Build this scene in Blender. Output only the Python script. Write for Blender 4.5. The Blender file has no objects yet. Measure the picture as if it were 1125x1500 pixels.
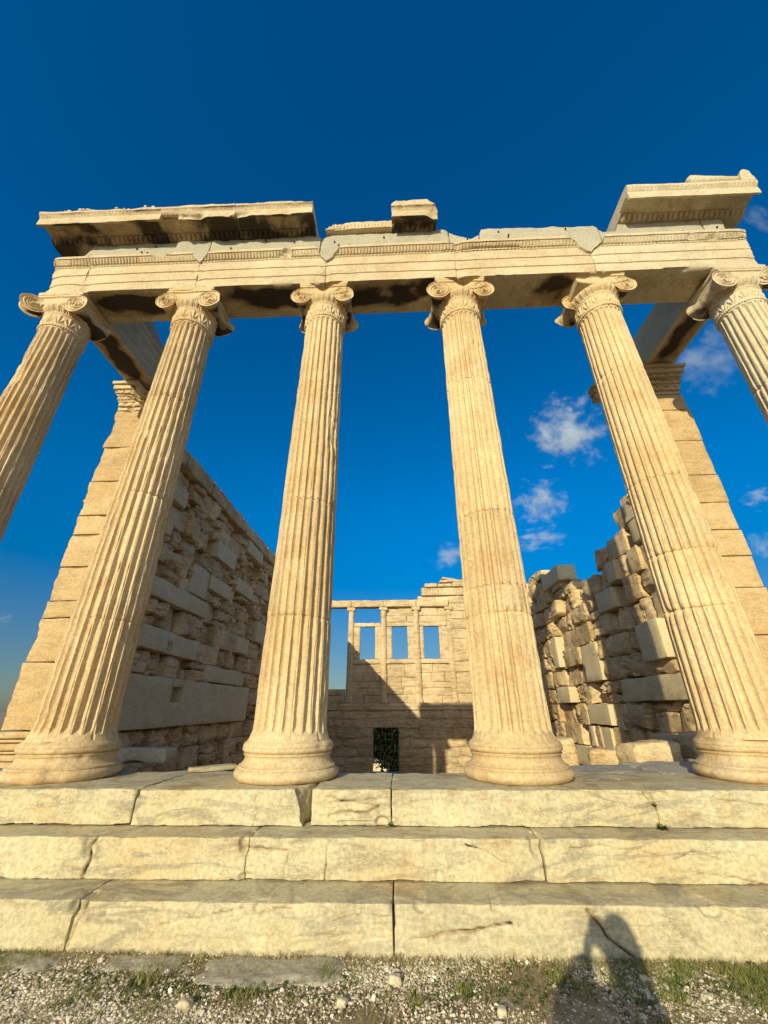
import bpy, math, random
import numpy as np
from mathutils import Vector, Matrix
R = math.radians
sc = bpy.context.scene
COL = sc.collection

# ------------------------------------------------------------------ camera
CAM = (0.0108, -4.3369, 0.5753)
YAW, PITCH, ROLL, FPX = -0.0357, 0.4541, -0.0050, 585.99
cam = bpy.data.objects.new('camera', bpy.data.cameras.new('camera'))
COL.objects.link(cam)
f0 = Vector((math.sin(YAW)*math.cos(PITCH), math.cos(YAW)*math.cos(PITCH), math.sin(PITCH)))
r0 = Vector((math.cos(YAW), -math.sin(YAW), 0)); u0 = r0.cross(f0)
rr = r0*math.cos(ROLL) + u0*math.sin(ROLL); uu = u0*math.cos(ROLL) - r0*math.sin(ROLL)
m = Matrix((rr, uu, -f0)).transposed().to_4x4(); m.translation = Vector(CAM)
cam.matrix_world = m
cam.data.sensor_fit = 'VERTICAL'; cam.data.sensor_height = 36.0
cam.data.lens = 36.0*FPX/1500.0
cam.data.clip_start = 0.03; cam.data.clip_end = 6000
sc.camera = cam

# ------------------------------------------------------------------ world, sun, exposure
SUN_AZ, SUN_EL = R(19.0), R(18.4)          # light travels towards +Y, 19 degrees to the right
world = bpy.data.worlds.new('World'); sc.world = world; world.use_nodes = True
nt = world.node_tree; nt.nodes.clear()
sky = nt.nodes.new('ShaderNodeTexSky'); sky.sky_type = 'NISHITA'; sky.sun_disc = False
sky.sun_elevation = SUN_EL; sky.sun_rotation = R(180) + SUN_AZ
sky.altitude = 300; sky.air_density = 1.0; sky.dust_density = .45; sky.ozone_density = 4.6
# deep, clear western sky: the low band opposite the sun is darker and greyer than the model's, the unseen eastern half is kept bright and less saturated as added fill
def wn(t, **k):
    q = nt.nodes.new(t)
    for a_, v_ in k.items(): setattr(q, a_, v_)
    return q
def wmath(op, a_, b_=0., c_=0.):
    q = wn('ShaderNodeMath', operation=op)
    for i_, v_ in enumerate((a_, b_, c_)):
        if isinstance(v_, (int, float)): q.inputs[i_].default_value = v_
        else: nt.links.new(v_, q.inputs[i_])
    return q.outputs[0]
def wramp(v_, a_, b_, lo, hi):
    q = wn('ShaderNodeMapRange', interpolation_type='SMOOTHSTEP'); nt.links.new(v_, q.inputs[0])
    for i_, x_ in enumerate((a_, b_, lo, hi)): q.inputs[i_+1].default_value = x_
    return q.outputs[0]
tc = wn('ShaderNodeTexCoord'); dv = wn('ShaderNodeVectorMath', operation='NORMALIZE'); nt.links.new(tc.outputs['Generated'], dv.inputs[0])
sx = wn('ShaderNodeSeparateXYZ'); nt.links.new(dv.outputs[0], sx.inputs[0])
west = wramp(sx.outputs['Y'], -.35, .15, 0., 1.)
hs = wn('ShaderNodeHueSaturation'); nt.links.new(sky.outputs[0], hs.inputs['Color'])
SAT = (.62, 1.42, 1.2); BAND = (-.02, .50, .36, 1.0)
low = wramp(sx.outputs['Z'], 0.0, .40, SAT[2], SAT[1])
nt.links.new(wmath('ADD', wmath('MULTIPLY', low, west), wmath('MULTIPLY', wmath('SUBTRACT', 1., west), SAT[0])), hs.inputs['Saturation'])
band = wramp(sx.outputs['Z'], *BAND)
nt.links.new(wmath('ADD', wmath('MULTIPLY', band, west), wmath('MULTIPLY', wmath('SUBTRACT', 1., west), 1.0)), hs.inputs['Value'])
bg = nt.nodes.new('ShaderNodeBackground'); bg.inputs['Strength'].default_value = 0.146
wo = nt.nodes.new('ShaderNodeOutputWorld')
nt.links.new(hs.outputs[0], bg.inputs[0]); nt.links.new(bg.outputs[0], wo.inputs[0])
sl = bpy.data.lights.new('sun', 'SUN'); sl.energy = 4.6; sl.angle = R(0.5); sl.color = (1.0, 0.885, 0.60)
sun = bpy.data.objects.new('sun', sl); COL.objects.link(sun)
sd = Vector((math.sin(SUN_AZ)*math.cos(SUN_EL), math.cos(SUN_AZ)*math.cos(SUN_EL), -math.sin(SUN_EL)))
sun.rotation_euler = sd.to_track_quat('-Z', 'Y').to_euler(); sun.location = (-8, -20, 12)
sc.view_settings.view_transform = 'Standard'; sc.view_settings.look = 'None'
sc.view_settings.exposure = 0.06; sc.view_settings.gamma = 1.0
sc.cycles.max_bounces = 8; sc.cycles.diffuse_bounces = 5
sc.cycles.volume_bounces = 4

# ------------------------------------------------------------------ noise (numpy)
def _h(i, j, k, s):
    h = (i*np.uint32(374761393) + j*np.uint32(668265263) + k*np.uint32(2147483647) + np.uint32((s*974711+12345) & 0xffffffff))
    h = (h ^ (h >> np.uint32(13)))*np.uint32(1274126177)
    h = (h ^ (h >> np.uint32(16)))*np.uint32(2246822519)
    h = h ^ (h >> np.uint32(15))
    return (h & np.uint32(0xffff)).astype(np.float64)/32767.5 - 1.0
def vnoise(P, seed=0):
    P = np.asarray(P, float); F = np.floor(P); t = P - F; t = t*t*(3-2*t)
    I = F.astype(np.int64).astype(np.uint32); one = np.uint32(1)
    x, y, z = I[:, 0], I[:, 1], I[:, 2]; a, b, c = t[:, 0], t[:, 1], t[:, 2]
    def L(u, v, w): return u + (v-u)*w
    with np.errstate(over='ignore'):
        c00 = L(_h(x, y, z, seed), _h(x+one, y, z, seed), a); c10 = L(_h(x, y+one, z, seed), _h(x+one, y+one, z, seed), a)
        c01 = L(_h(x, y, z+one, seed), _h(x+one, y, z+one, seed), a); c11 = L(_h(x, y+one, z+one, seed), _h(x+one, y+one, z+one, seed), a)
    return L(L(c00, c10, b), L(c01, c11, b), c)
def fbm(P, seed=0, o=4, lac=2.07, g=.5):
    P = np.asarray(P, float); s = np.zeros(len(P)); A = 1.; T = 0.
    for k in range(o):
        s += A*vnoise(P, seed+17*k); T += A; A *= g; P = P*lac + 3.7
    return s/T*1.6
def vfbm(P, seed=0, o=4):
    return np.stack([fbm(P, seed+101*k, o) for k in range(3)], -1)
def sstep(a, b, x):
    t = np.clip((x-a)/(b-a), 0, 1); return t*t*(3-2*t)

# ------------------------------------------------------------------ mesh builder and objects
class MB:
    def __init__(s): s.V = []; s.F = []; s.n = 0; s.T = []; s.S = []; s.N = []
    def add(s, V, F, tint=0., stain=0.):
        V = np.asarray(V, float)
        if isinstance(F, np.ndarray): s.F.append(F + s.n)
        else:
            for f in F: s.N.append([q + s.n for q in f])
        s.V.append(V); s.T.append(np.broadcast_to(np.asarray(tint, float), (len(V),)).copy())
        s.S.append(np.broadcast_to(np.asarray(stain, float), (len(V),)).copy()); s.n += len(V); return s
    def build(s, name, mat, parent=None, sharp=42, loc=None):
        V = np.concatenate(s.V); me = bpy.data.meshes.new(name)
        if loc is not None: V = V - np.array(loc)
        me.vertices.add(len(V)); me.vertices.foreach_set('co', V.astype(np.float32).ravel())
        idx = []; tot = []
        for F in s.F: idx.append(F.ravel()); tot.append(np.full(len(F), F.shape[1]))
        if s.N: idx.append(np.concatenate([np.array(q) for q in s.N])); tot.append(np.array([len(q) for q in s.N]))
        idx = np.concatenate(idx).astype(np.int32); tot = np.concatenate(tot).astype(np.int32)
        me.loops.add(len(idx)); me.loops.foreach_set('vertex_index', idx)
        me.polygons.add(len(tot)); st = np.concatenate([[0], np.cumsum(tot)[:-1]]).astype(np.int32)
        me.polygons.foreach_set('loop_start', st); me.polygons.foreach_set('loop_total', tot)
        me.polygons.foreach_set('use_smooth', np.ones(len(tot), bool))
        for nm, A in (('tint', s.T), ('stain', s.S)):
            at = me.attributes.new(nm, 'FLOAT', 'POINT'); at.data.foreach_set('value', np.concatenate(A).astype(np.float32))
        me.update(calc_edges=True); me.validate()
        if sharp is not None: me.set_sharp_from_angle(angle=R(sharp))
        me.materials.append(mat)
        o = bpy.data.objects.new(name, me); COL.objects.link(o)
        if loc is not None: o.location = loc
        if parent is not None:
            o.parent = parent
            if loc is None: o.matrix_parent_inverse = Matrix.Translation(-world_loc(parent))
        return o
def world_loc(o):
    v = Vector(o.location)
    while o.parent is not None:
        if o.matrix_parent_inverse != Matrix.Identity(4): v += o.matrix_parent_inverse.translation
        o = o.parent; v += Vector(o.location)
    return v
def tag(o, label=None, cat=None, group=None, kind=None):
    if label: o['label'] = label; o['kind'] = 'thing'
    if cat: o['category'] = cat
    if group: o['group'] = group
    if kind: o['kind'] = kind
    return o
def thing(name, loc, label, cat, group=None):
    o = bpy.data.objects.new(name, None); o.empty_display_size = .2; o.location = loc; COL.objects.link(o)
    return tag(o, label, cat, group)

def gridf(nu, nv, wu=False, wv=False):
    a = np.arange(nu if wu else nu-1)[:, None]; b = np.arange(nv if wv else nv-1)[None, :]
    a2 = (a+1) % nu; b2 = (b+1) % nv
    q = np.stack(np.broadcast_arrays(a*nv+b, a2*nv+b, a2*nv+b2, a*nv+b2), -1)
    return q.reshape(-1, 4)
_cache = {}
def boxlat(nx, ny, nz):
    k = (nx, ny, nz)
    if k in _cache: return _cache[k]
    Q = []
    def face(ax, side):
        n = [nx, ny, nz]; o = [(1, 2), (2, 0), (0, 1)][ax]; A, B = n[o[0]], n[o[1]]
        i, j = np.meshgrid(np.arange(A), np.arange(B), indexing='ij')
        def pt(i, j):
            c = [None]*3; c[ax] = np.full_like(i, (n[ax] if side else 0)); c[o[0]] = i; c[o[1]] = j
            return (c[0]*(ny+1) + c[1])*(nz+1) + c[2]
        q = [pt(i, j), pt(i+1, j), pt(i+1, j+1), pt(i, j+1)]
        if not side: q = q[::-1]
        Q.append(np.stack(q, -1).reshape(-1, 4))
    for ax in range(3):
        for s in (0, 1): face(ax, s)
    Q = np.concatenate(Q); u, inv = np.unique(Q, return_inverse=True); F = inv.reshape(-1, 4)
    ijk = np.stack([u//((ny+1)*(nz+1)), (u//(nz+1)) % (ny+1), u % (nz+1)], -1)
    _cache[k] = (ijk, F); return _cache[k]
def axis_pos(n, h, r):
    if n < 3: return np.linspace(-h, h, n+1)
    inner = np.linspace(-(h-r), h-r, n-1); return np.concatenate([[-h], inner, [h]])
def stone(mb, c, h, res=.12, r=.02, rough=.008, chip=.03, seed=0, tint=0., stain=0., rz=0., freq=3., strata=0., post=None, tilt=0., maxn=40, facets=0, front=None):
    """one weathered stone block with rounded, chipped edges"""
    c = np.array(c, float); h = np.array(h, float); r = min(r, h.min()*.8)
    n = [int(np.clip(round(2*q/res)+2, 3, maxn)) for q in h]
    ijk, F = boxlat(*n)
    P0 = np.stack([axis_pos(n[k], h[k], r*.75)[ijk[:, k]] for k in range(3)], -1)
    q = np.clip(P0, -(h-r), h-r); d = P0 - q; L = np.linalg.norm(d, axis=1, keepdims=True); N = d/np.maximum(L, 1e-9)
    P = q + N*r
    a = np.sort(h - np.abs(P0), axis=1); e = np.exp(-a[:, 1]/.07)
    W = P + c + seed*1.37
    if chip: P = P - N*(chip*np.maximum(0, fbm(W*freq*1.3, seed+5, 4)+.25)*(e+.0))[:, None] - N*(chip*.8*sstep(.35, .8, fbm(W*freq*.8, seed+9, 3))*e)[:, None]
    if rough: P = P + vfbm(W*freq, seed, 4)*rough
    if strata:
        s = np.abs(fbm(W*np.array([1.2, 1.2, 9.]), seed+33, 3)); P = P - N*(strata*sstep(.35, .0, s))[:, None]
    if facets:
        rg = np.random.RandomState(int(seed) % 99991)
        for q_ in range(facets):
            nv = rg.normal(0, 1, 3); nv[0] *= 1.2
            if front is not None and nv[0]*front < 0: nv[0] *= -1
            nv /= np.linalg.norm(nv)*1.; sup = np.abs(nv) @ h; d_ = sup*rg.uniform(.56, .86)
            P = P - nv[None]*np.maximum(0, P @ nv - d_)[:, None]*.97
    if tilt or rz:
        ca, sa = math.cos(rz), math.sin(rz); x = P[:, 0]*ca - P[:, 1]*sa; y = P[:, 0]*sa + P[:, 1]*ca
        z = P[:, 2] + x*tilt; P = np.stack([x, y, z], -1)
    P = P + c
    if post is not None: P = post(P)
    st = stain(P, N) if callable(stain) else stain
    mb.add(P, F, tint, st); return P
def lathe(mb, prof, n, cx, cy, seed=0, rough=.003, chip=.0, fn=None, tint=0., stain=0.):
    prof = np.array(prof, float); z = prof[:, 0]; r = prof[:, 1]
    th = np.arange(n)/n*2*np.pi
    Z, T = np.meshgrid(z, th, indexing='ij'); Rr = np.repeat(r[:, None], n, 1)
    if fn is not None: Rr = Rr + fn(T, Z)
    P = np.stack([cx + Rr*np.cos(T), cy + Rr*np.sin(T), Z], -1).reshape(-1, 3)
    D = np.stack([np.cos(T), np.sin(T), 0*T], -1).reshape(-1, 3)
    if rough: P = P + D*(rough*fbm(P*5+seed, seed, 4))[:, None]
    if chip: P = P - D*(chip*sstep(.25, .8, fbm(P*3.3+seed*2.1, seed+3, 4)))[:, None]
    F = gridf(len(z), n, False, True)[:, ::-1]
    mb.add(P, F, tint, stain)
    mb.add(P[-n:], [list(range(n))], tint, stain)
    mb.add(P[:n], [list(range(n))[::-1]], tint, stain)
    return P
def densify(prof, step):
    out = [prof[0]]
    for a, b in zip(prof[:-1], prof[1:]):
        L = math.hypot(b[0]-a[0], b[1]-a[1]); k = max(1, int(round(L/step)))
        for i in range(1, k+1): out.append((a[0]+(b[0]-a[0])*i/k, a[1]+(b[1]-a[1])*i/k))
    return out
def extrude(mb, prof, x0, x1, step, fn=None, seed=0, rough=.004, axis='x', tint=0., stain=None, mod=None):
    """closed profile [(y,z)] extruded along x (or y), with weathering"""
    prof = np.array(prof, float); n = len(prof); k = max(2, int(round((x1-x0)/step))+1)
    xs = np.linspace(x0, x1, k); X, I = np.meshgrid(xs, np.arange(n), indexing='ij')
    Y = prof[I, 0]; Z = prof[I, 1]
    nx = np.roll(prof, -1, 0) - np.roll(prof, 1, 0); Nn = np.stack([nx[:, 1], -nx[:, 0]], -1); Nn /= np.maximum(np.linalg.norm(Nn, axis=1, keepdims=True), 1e-9)
    area = np.sum(prof[:, 0]*np.roll(prof[:, 1], -1) - np.roll(prof[:, 0], -1)*prof[:, 1])
    if area < 0: Nn = -Nn
    if mod is not None:
        q = mod(X, Y, Z); Y = Y + q*Nn[I, 0]; Z = Z + q*Nn[I, 1]
    if axis == 'x': P = np.stack([X, Y, Z], -1).reshape(-1, 3)
    else: P = np.stack([Y, X, Z], -1).reshape(-1, 3)
    NN = np.stack([0*X, Nn[I, 0], Nn[I, 1]], -1).reshape(-1, 3)
    if axis != 'x': NN = NN[:, [1, 0, 2]]
    if rough: P = P + vfbm(P*3.1+seed, seed, 4)*rough
    if fn is not None: P = fn(P, NN)
    st = stain(P, NN) if stain is not None else 0.
    F = gridf(k, n, False, True)
    if (area > 0) != (axis != 'x'): F = F[:, ::-1]
    mb.add(P, F, tint, st)
    a = list(range(n)); e1, e2 = (a[::-1], a) if (area > 0) != (axis != 'x') else (a, a[::-1])
    s = np.broadcast_to(np.asarray(st, float), (len(P),))
    mb.add(P[:n], [e2], tint, s[:n]*.3); mb.add(P[-n:], [e1], tint, s[-n:]*.3)

# ------------------------------------------------------------------ materials
class NT:
    def __init__(s, name):
        s.m = bpy.data.materials.new(name); s.m.use_nodes = True; s.t = s.m.node_tree; s.t.nodes.clear()
        s.out = s.n('ShaderNodeOutputMaterial'); s.b = s.n('ShaderNodeBsdfPrincipled')
        s.l(s.b.outputs[0], s.out.inputs[0]); s.b.inputs['Specular IOR Level'].default_value = .25
    def n(s, t, **k):
        q = s.t.nodes.new(t)
        for a, v in k.items(): setattr(q, a, v)
        return q
    def l(s, a, b): s.t.links.new(a, b)
    def val(s, sock, v):
        if hasattr(v, 'is_output') or isinstance(v, bpy.types.NodeSocket): s.l(v, sock)
        else: sock.default_value = v
    def math(s, op, a, b=0., c=None, clamp=False):
        q = s.n('ShaderNodeMath', operation=op, use_clamp=clamp); s.val(q.inputs[0], a); s.val(q.inputs[1], b)
        if c is not None: s.val(q.inputs[2], c)
        return q.outputs[0]
    def mix(s, f, a, b, mode='MIX'):
        q = s.n('ShaderNodeMix', data_type='RGBA', blend_type=mode); s.val(q.inputs[0], f)
        for i, v in ((6, a), (7, b)):
            if isinstance(v, tuple): q.inputs[i].default_value = (*v[:3], 1)
            else: s.l(v, q.inputs[i])
        return q.outputs[2]
    def rng(s, v, a, b, lo=0., hi=1.):
        q = s.n('ShaderNodeMapRange', interpolation_type='SMOOTHSTEP'); s.l(v, q.inputs[0])
        q.inputs[1].default_value = a; q.inputs[2].default_value = b; q.inputs[3].default_value = lo; q.inputs[4].default_value = hi
        return q.outputs[0]
    def pos(s, scale=(1, 1, 1), off=(0, 0, 0)):
        g = s.n('ShaderNodeNewGeometry'); q = s.n('ShaderNodeMapping'); s.l(g.outputs['Position'], q.inputs[0])
        q.inputs['Scale'].default_value = scale; q.inputs['Location'].default_value = off; return q.outputs[0]
    def noise(s, vec, scale, detail=6, rough=.6, dist=0.):
        q = s.n('ShaderNodeTexNoise'); s.l(vec, q.inputs['Vector']); q.inputs['Scale'].default_value = scale
        q.inputs['Detail'].default_value = detail; q.inputs['Roughness'].default_value = rough; q.inputs['Distortion'].default_value = dist
        return q.outputs[0]
    def attr(s, nm): return s.n('ShaderNodeAttribute', attribute_name=nm).outputs['Fac']
    def bump(s, hgt, strength, dist, prev=None):
        q = s.n('ShaderNodeBump'); s.l(hgt, q.inputs['Height']); q.inputs['Strength'].default_value = strength; q.inputs['Distance'].default_value = dist
        if prev is not None: s.l(prev, q.inputs['Normal'])
        return q.outputs[0]
def mat_stone(name, base, alt, grey, patina, vein=.35, pat=.5, greyamt=.35, bump=.5, veinscale=(.9, .9, 5.), rough=.78, scale=1., soil=.25, seed=0., fine=.55):
    t = NT(name); P = t.pos(off=(seed, seed*.7, seed*.3))
    n1 = t.noise(P, .9*scale, 5, .6); n2 = t.noise(P, 4.5*scale, 8, .68); n3 = t.noise(P, 38*scale, 6, .7)
    c = t.mix(t.rng(n1, .36, .64), base, alt)
    c = t.mix(t.math('MULTIPLY', t.rng(t.noise(t.pos(off=(7+seed, 3, 1)), 1.7*scale, 7, .65), .5, .68), pat), c, patina)
    c = t.mix(t.math('MULTIPLY', t.rng(t.noise(t.pos(off=(1, 9+seed, 4)), 2.6*scale, 9, .72), .52, .7), greyamt), c, grey)
    PV = t.pos(scale=veinscale, off=(0, 0, seed)); nv = t.noise(PV, 1.3*scale, 7, .62, .6)
    v = t.math('ABSOLUTE', t.math('SUBTRACT', nv, .5)); vm = t.rng(v, 0., .045, 1., 0.)
    vm = t.math('MULTIPLY', t.math('MULTIPLY', vm, vein), t.rng(n1, .35, .6, .25, 1.))
    c = t.mix(vm, c, tuple(q*.42 for q in grey))
    # small dark soiling specks and pale scuffs
    sp = t.rng(n2, .60, .74); c = t.mix(t.math('MULTIPLY', sp, soil), c, tuple(q*.45 for q in patina))
    pl = t.rng(n2, .42, .26); c = t.mix(t.math('MULTIPLY', pl, .22), c, tuple(min(.82, q*1.22) for q in base))
    ns_ = t.noise(PV, 8.*scale, 9, .70, .8); fs = t.rng(t.math('ABSOLUTE', t.math('SUBTRACT', ns_, .5)), 0., .03, 1., 0.)
    c = t.mix(t.math('MULTIPLY', t.math('MULTIPLY', fs, t.rng(n2, .44, .6)), fine), c, tuple(q*.38 for q in patina))
    pv = t.n('ShaderNodeTexVoronoi'); t.l(P, pv.inputs['Vector']); pv.inputs['Scale'].default_value = 34*scale; pd = t.math('MULTIPLY', t.rng(pv.outputs['Distance'], .10, .24, 1., 0.), t.rng(t.noise(P, 5.5*scale, 5, .6), .54, .64))
    c = t.mix(t.math('MULTIPLY', pd, fine*.9), c, tuple(q*.25 for q in patina))
    f3 = t.rng(n3, .3, .72, .76, 1.14); mm = t.n('ShaderNodeVectorMath', operation='SCALE'); t.l(c, mm.inputs[0]); t.l(f3, mm.inputs['Scale']); c = mm.outputs[0]
    tn = t.attr('tint'); sc_ = t.math('MULTIPLY_ADD', tn, .30, 1.0)
    mm = t.n('ShaderNodeVectorMath', operation='SCALE'); t.l(c, mm.inputs[0]); t.l(sc_, mm.inputs['Scale']); c = mm.outputs[0]
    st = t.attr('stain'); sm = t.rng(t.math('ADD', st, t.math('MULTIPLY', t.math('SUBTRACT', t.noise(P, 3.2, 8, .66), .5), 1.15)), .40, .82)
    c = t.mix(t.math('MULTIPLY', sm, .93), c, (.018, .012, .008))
    brown = t.rng(t.math('ADD', st, t.math('MULTIPLY', t.math('SUBTRACT', n2, .5), .7)), .2, .5); 
    c = t.mix(t.math('MULTIPLY', brown, t.math('SUBTRACT', .55, t.math('MULTIPLY', sm, .55))), c, (.30, .175, .07))
    t.l(c, t.b.inputs['Base Color']); t.b.inputs['Roughness'].default_value = rough
    vo = t.n('ShaderNodeTexVoronoi'); t.l(P, vo.inputs['Vector']); vo.inputs['Scale'].default_value = 60*scale
    pit = t.math('MULTIPLY', t.rng(vo.outputs['Distance'], 0., .3, -1., 0.), t.rng(n2, .5, .62))
    b = t.bump(n2, bump*.7, .03); b = t.bump(t.noise(PV, 5*scale, 6, .65, .4), bump*.45, .015, b); b = t.bump(n3, bump*.5, .006, b); b = t.bump(pit, bump*.6, .006, b)
    t.l(b, t.b.inputs['Normal']); return t.m
M = {}
M['marble'] = mat_stone('weathered_marble', (.66, .515, .30), (.60, .445, .23), (.50, .44, .33), (.53, .33, .14), vein=.12, pat=.62, greyamt=.18, veinscale=(3., 3., .7), soil=.14, bump=.32, fine=.32)
M['pier'] = mat_stone('orange_pier_marble', (.62, .455, .235), (.56, .39, .185), (.52, .42, .28), (.54, .32, .13), vein=.3, pat=.6, greyamt=.2, veinscale=(.7, .7, 4.), seed=41.)
M['newmarble'] = mat_stone('restored_marble', (.62, .54, .37), (.57, .47, .30), (.52, .48, .38), (.60, .44, .24), vein=.2, pat=.25, greyamt=.2, bump=.22, soil=.12, seed=3.)
M['entab'] = mat_stone('entablature_marble', (.64, .53, .34), (.58, .46, .275), (.50, .46, .36), (.56, .38, .18), vein=.18, pat=.35, greyamt=.3, bump=.35, soil=.2, seed=5.)
M['step'] = mat_stone('step_marble', (.58, .52, .33), (.54, .46, .27), (.42, .39, .31), (.56, .39, .17), vein=.5, pat=.5, greyamt=.4, bump=.42, veinscale=(.8, .8, 3.2), seed=9., soil=.2)
M['frieze'] = mat_stone('grey_limestone', (.42, .39, .29), (.46, .42, .31), (.34, .32, .26), (.42, .36, .24), vein=.1, pat=.3, greyamt=.4, bump=.6, seed=12., soil=.3)
M['rubble'] = mat_stone('eroded_wall_marble', (.76, .58, .33), (.64, .45, .22), (.46, .38, .26), (.46, .27, .11), vein=.5, pat=.7, greyamt=.6, bump=1.0, veinscale=(.8, .8, 4.), seed=15., soil=.4)
M['dressed'] = mat_stone('dressed_block_marble', (.72, .60, .38), (.68, .55, .32), (.50, .43, .30), (.52, .38, .20), vein=.1, pat=.2, greyamt=.25, bump=.18, seed=21., soil=.1)
M['west'] = mat_stone('west_wall_marble', (.72, .57, .35), (.62, .47, .26), (.45, .40, .30), (.46, .30, .14), vein=.6, pat=.5, greyamt=.3, bump=.9, veinscale=(.5, .5, 4.), seed=27., soil=.4)
M['floor'] = mat_stone('pavement_marble', (.50, .46, .37), (.44, .40, .32), (.36, .34, .29), (.40, .33, .22), vein=.5, pat=.3, greyamt=.5, bump=.7, veinscale=(.8, 2.5, 2.5), seed=31.)

def mat_plain(name, col, rough=.7, var=.3, scale=20., bump=.2, trans=0.):
    t = NT(name); P = t.pos(); n = t.noise(P, scale, 5, .65); f = t.math('MULTIPLY', t.rng(n, .25, .75, 1-var, 1+var), t.math('MULTIPLY_ADD', t.attr('tint'), .5, 1.))
    mm = t.n('ShaderNodeVectorMath', operation='SCALE'); mm.inputs[0].default_value = col; t.l(f, mm.inputs['Scale']); t.l(mm.outputs[0], t.b.inputs['Base Color'])
    t.b.inputs['Roughness'].default_value = rough
    if bump: t.l(t.bump(n, bump, .01), t.b.inputs['Normal'])
    return t.m
def mat_leaf(name, c1, c2):
    t = NT(name); tn = t.attr('tint'); n = t.noise(t.pos(), 9., 4, .6)
    c = t.mix(t.math('ADD', t.math('MULTIPLY', tn, .5), t.rng(n, .3, .7), clamp=True), c1, c2); t.l(c, t.b.inputs['Base Color']); t.b.inputs['Roughness'].default_value = .6
    tr = t.n('ShaderNodeBsdfTranslucent'); t.l(c, tr.inputs[0]); mx = t.n('ShaderNodeMixShader'); mx.inputs[0].default_value = .3
    t.l(t.b.outputs[0], mx.inputs[1]); t.l(tr.outputs[0], mx.inputs[2]); t.l(mx.outputs[0], t.out.inputs[0]); return t.m
M['grass'] = mat_leaf('grass_blade', (.11, .17, .028), (.34, .33, .11))
M['weed'] = mat_leaf('weed_leaf', (.07, .13, .022), (.17, .22, .06))
M['dry'] = mat_leaf('dry_grass', (.48, .39, .19), (.28, .23, .10))
M['olive'] = mat_leaf('olive_leaf', (.007, .010, .004), (.016, .020, .010))  # near-black: shade beyond the doorway is put into the leaf colour
M['bark'] = mat_plain('bark', (.10, .075, .05), .9, .5, 12., .8)
def mat_ground():
    t = NT('dry_soil'); P = t.pos(); n1 = t.noise(P, 1.2, 7, .65); n2 = t.noise(P, 11., 8, .7); n3 = t.noise(P, 60., 4, .7)
    c = t.mix(t.rng(n1, .38, .62), (.30, .23, .13), (.42, .34, .21)); c = t.mix(t.rng(n2, .5, .68), c, (.44, .40, .31)); c = t.mix(t.math('MULTIPLY', t.rng(n2, .45, .3), .7), c, (.10, .085, .045))
    t.l(c, t.b.inputs['Base Color']); t.b.inputs['Roughness'].default_value = .95
    b = t.bump(n2, .8, .03); b = t.bump(n3, .8, .01, b); t.l(b, t.b.inputs['Normal']); return t.m
M['ground'] = mat_ground()
def mat_pebble():
    t = NT('pebble'); tn = t.attr('tint'); n = t.noise(t.pos(), 50., 4, .6)
    c = t.mix(t.math('MULTIPLY_ADD', tn, .5, .5, clamp=True), (.52, .42, .26), (.84, .79, .65)); c = t.mix(t.math('MULTIPLY', t.rng(n, .5, .7), .35), c, (.30, .25, .18))
    t.l(c, t.b.inputs['Base Color']); t.b.inputs['Roughness'].default_value = .85; t.l(t.bump(n, .4, .004), t.b.inputs['Normal']); return t.m
M['pebble'] = mat_pebble()

# ------------------------------------------------------------------ columns
S = 2.113
CX = [(i-2.5)*S for i in range(6)]
HB = 6.586                                     # underside of the architrave
def volute(mb, ox, oz, hand, y0, y1, Rv=.205, seed=0, ang=0., origin=(0, 0), chip=.02, stain=1.25):
    nr, nth = 30, 64
    rr_ = np.linspace(0, 1, nr)**.9; th = np.arange(nth)/nth*2*np.pi
    Rg, T = np.meshgrid(rr_, th, indexing='ij')
    k = math.log(1/.66)
    ph = (np.log(np.maximum(Rg, .02)/1.0)/-k - T/(2*np.pi)) % 1.0
    lip = np.exp(-(np.minimum(ph, 1-ph)/.14)**2)
    rel = -.014 + .021*lip
    rel = np.where(Rg < .10, .010*np.sqrt(np.clip(1-(Rg/.10)**2, 0, 1)), rel)
    rel = rel*sstep(1.0, .95, Rg) + .0*(Rg > .97)
    def place(X, Y, Z):
        x = ox + hand*X; y = Y; ca, sa = math.cos(ang), math.sin(ang)
        return np.stack([origin[0] + x*ca - y*sa, origin[1] + x*sa + y*ca, oz + Z], -1).reshape(-1, 3)
    def ch(P):
        P = P + vfbm(P*4+seed, seed, 3)*.006
        c = np.array([origin[0]+ox*math.cos(ang), origin[1], oz]); d = P - c; d[:, 1] *= .2
        return P - d*(chip*4*sstep(.15, .7, fbm(P*4.2+seed*1.7, seed+8, 3)))[:, None]
    for (yy, sg) in ((y0, -1), (y1, 1)):
        Pf = place(Rv*Rg*np.cos(T), yy + sg*rel, Rv*Rg*np.sin(T)); F = gridf(nr, nth, False, True)
        if (sg < 0) == (hand > 0): F = F[:, ::-1]
        mb.add(ch(Pf), F[:, ::-1] if False else F)
    ys = np.linspace(y0, y1, 22); Yg, T2 = np.meshgrid(ys, th, indexing='ij')
    q = (Yg-(y0+y1)/2)/((y1-y0)/2); Rc = Rv*(.48+.52*np.abs(q)**2.6 - .02*np.cos(q*16)*(np.abs(q) < .85))
    Pc = place(Rc*np.cos(T2), Yg, Rc*np.sin(T2)); F = gridf(22, nth, False, True)
    if hand > 0: F = F[:, ::-1]
    Pc = ch(Pc); mb.add(Pc, F, -.1, stain*sstep(.3, -.6, (Pc[:, 2]-oz)/Rv)*sstep(y0+.03, y0+.12, Yg.ravel())*np.clip(.6+.7*fbm(Pc*4, seed, 3), 0, 1))  # bolster undersides toned dark, staining and shade together in the colour
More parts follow.
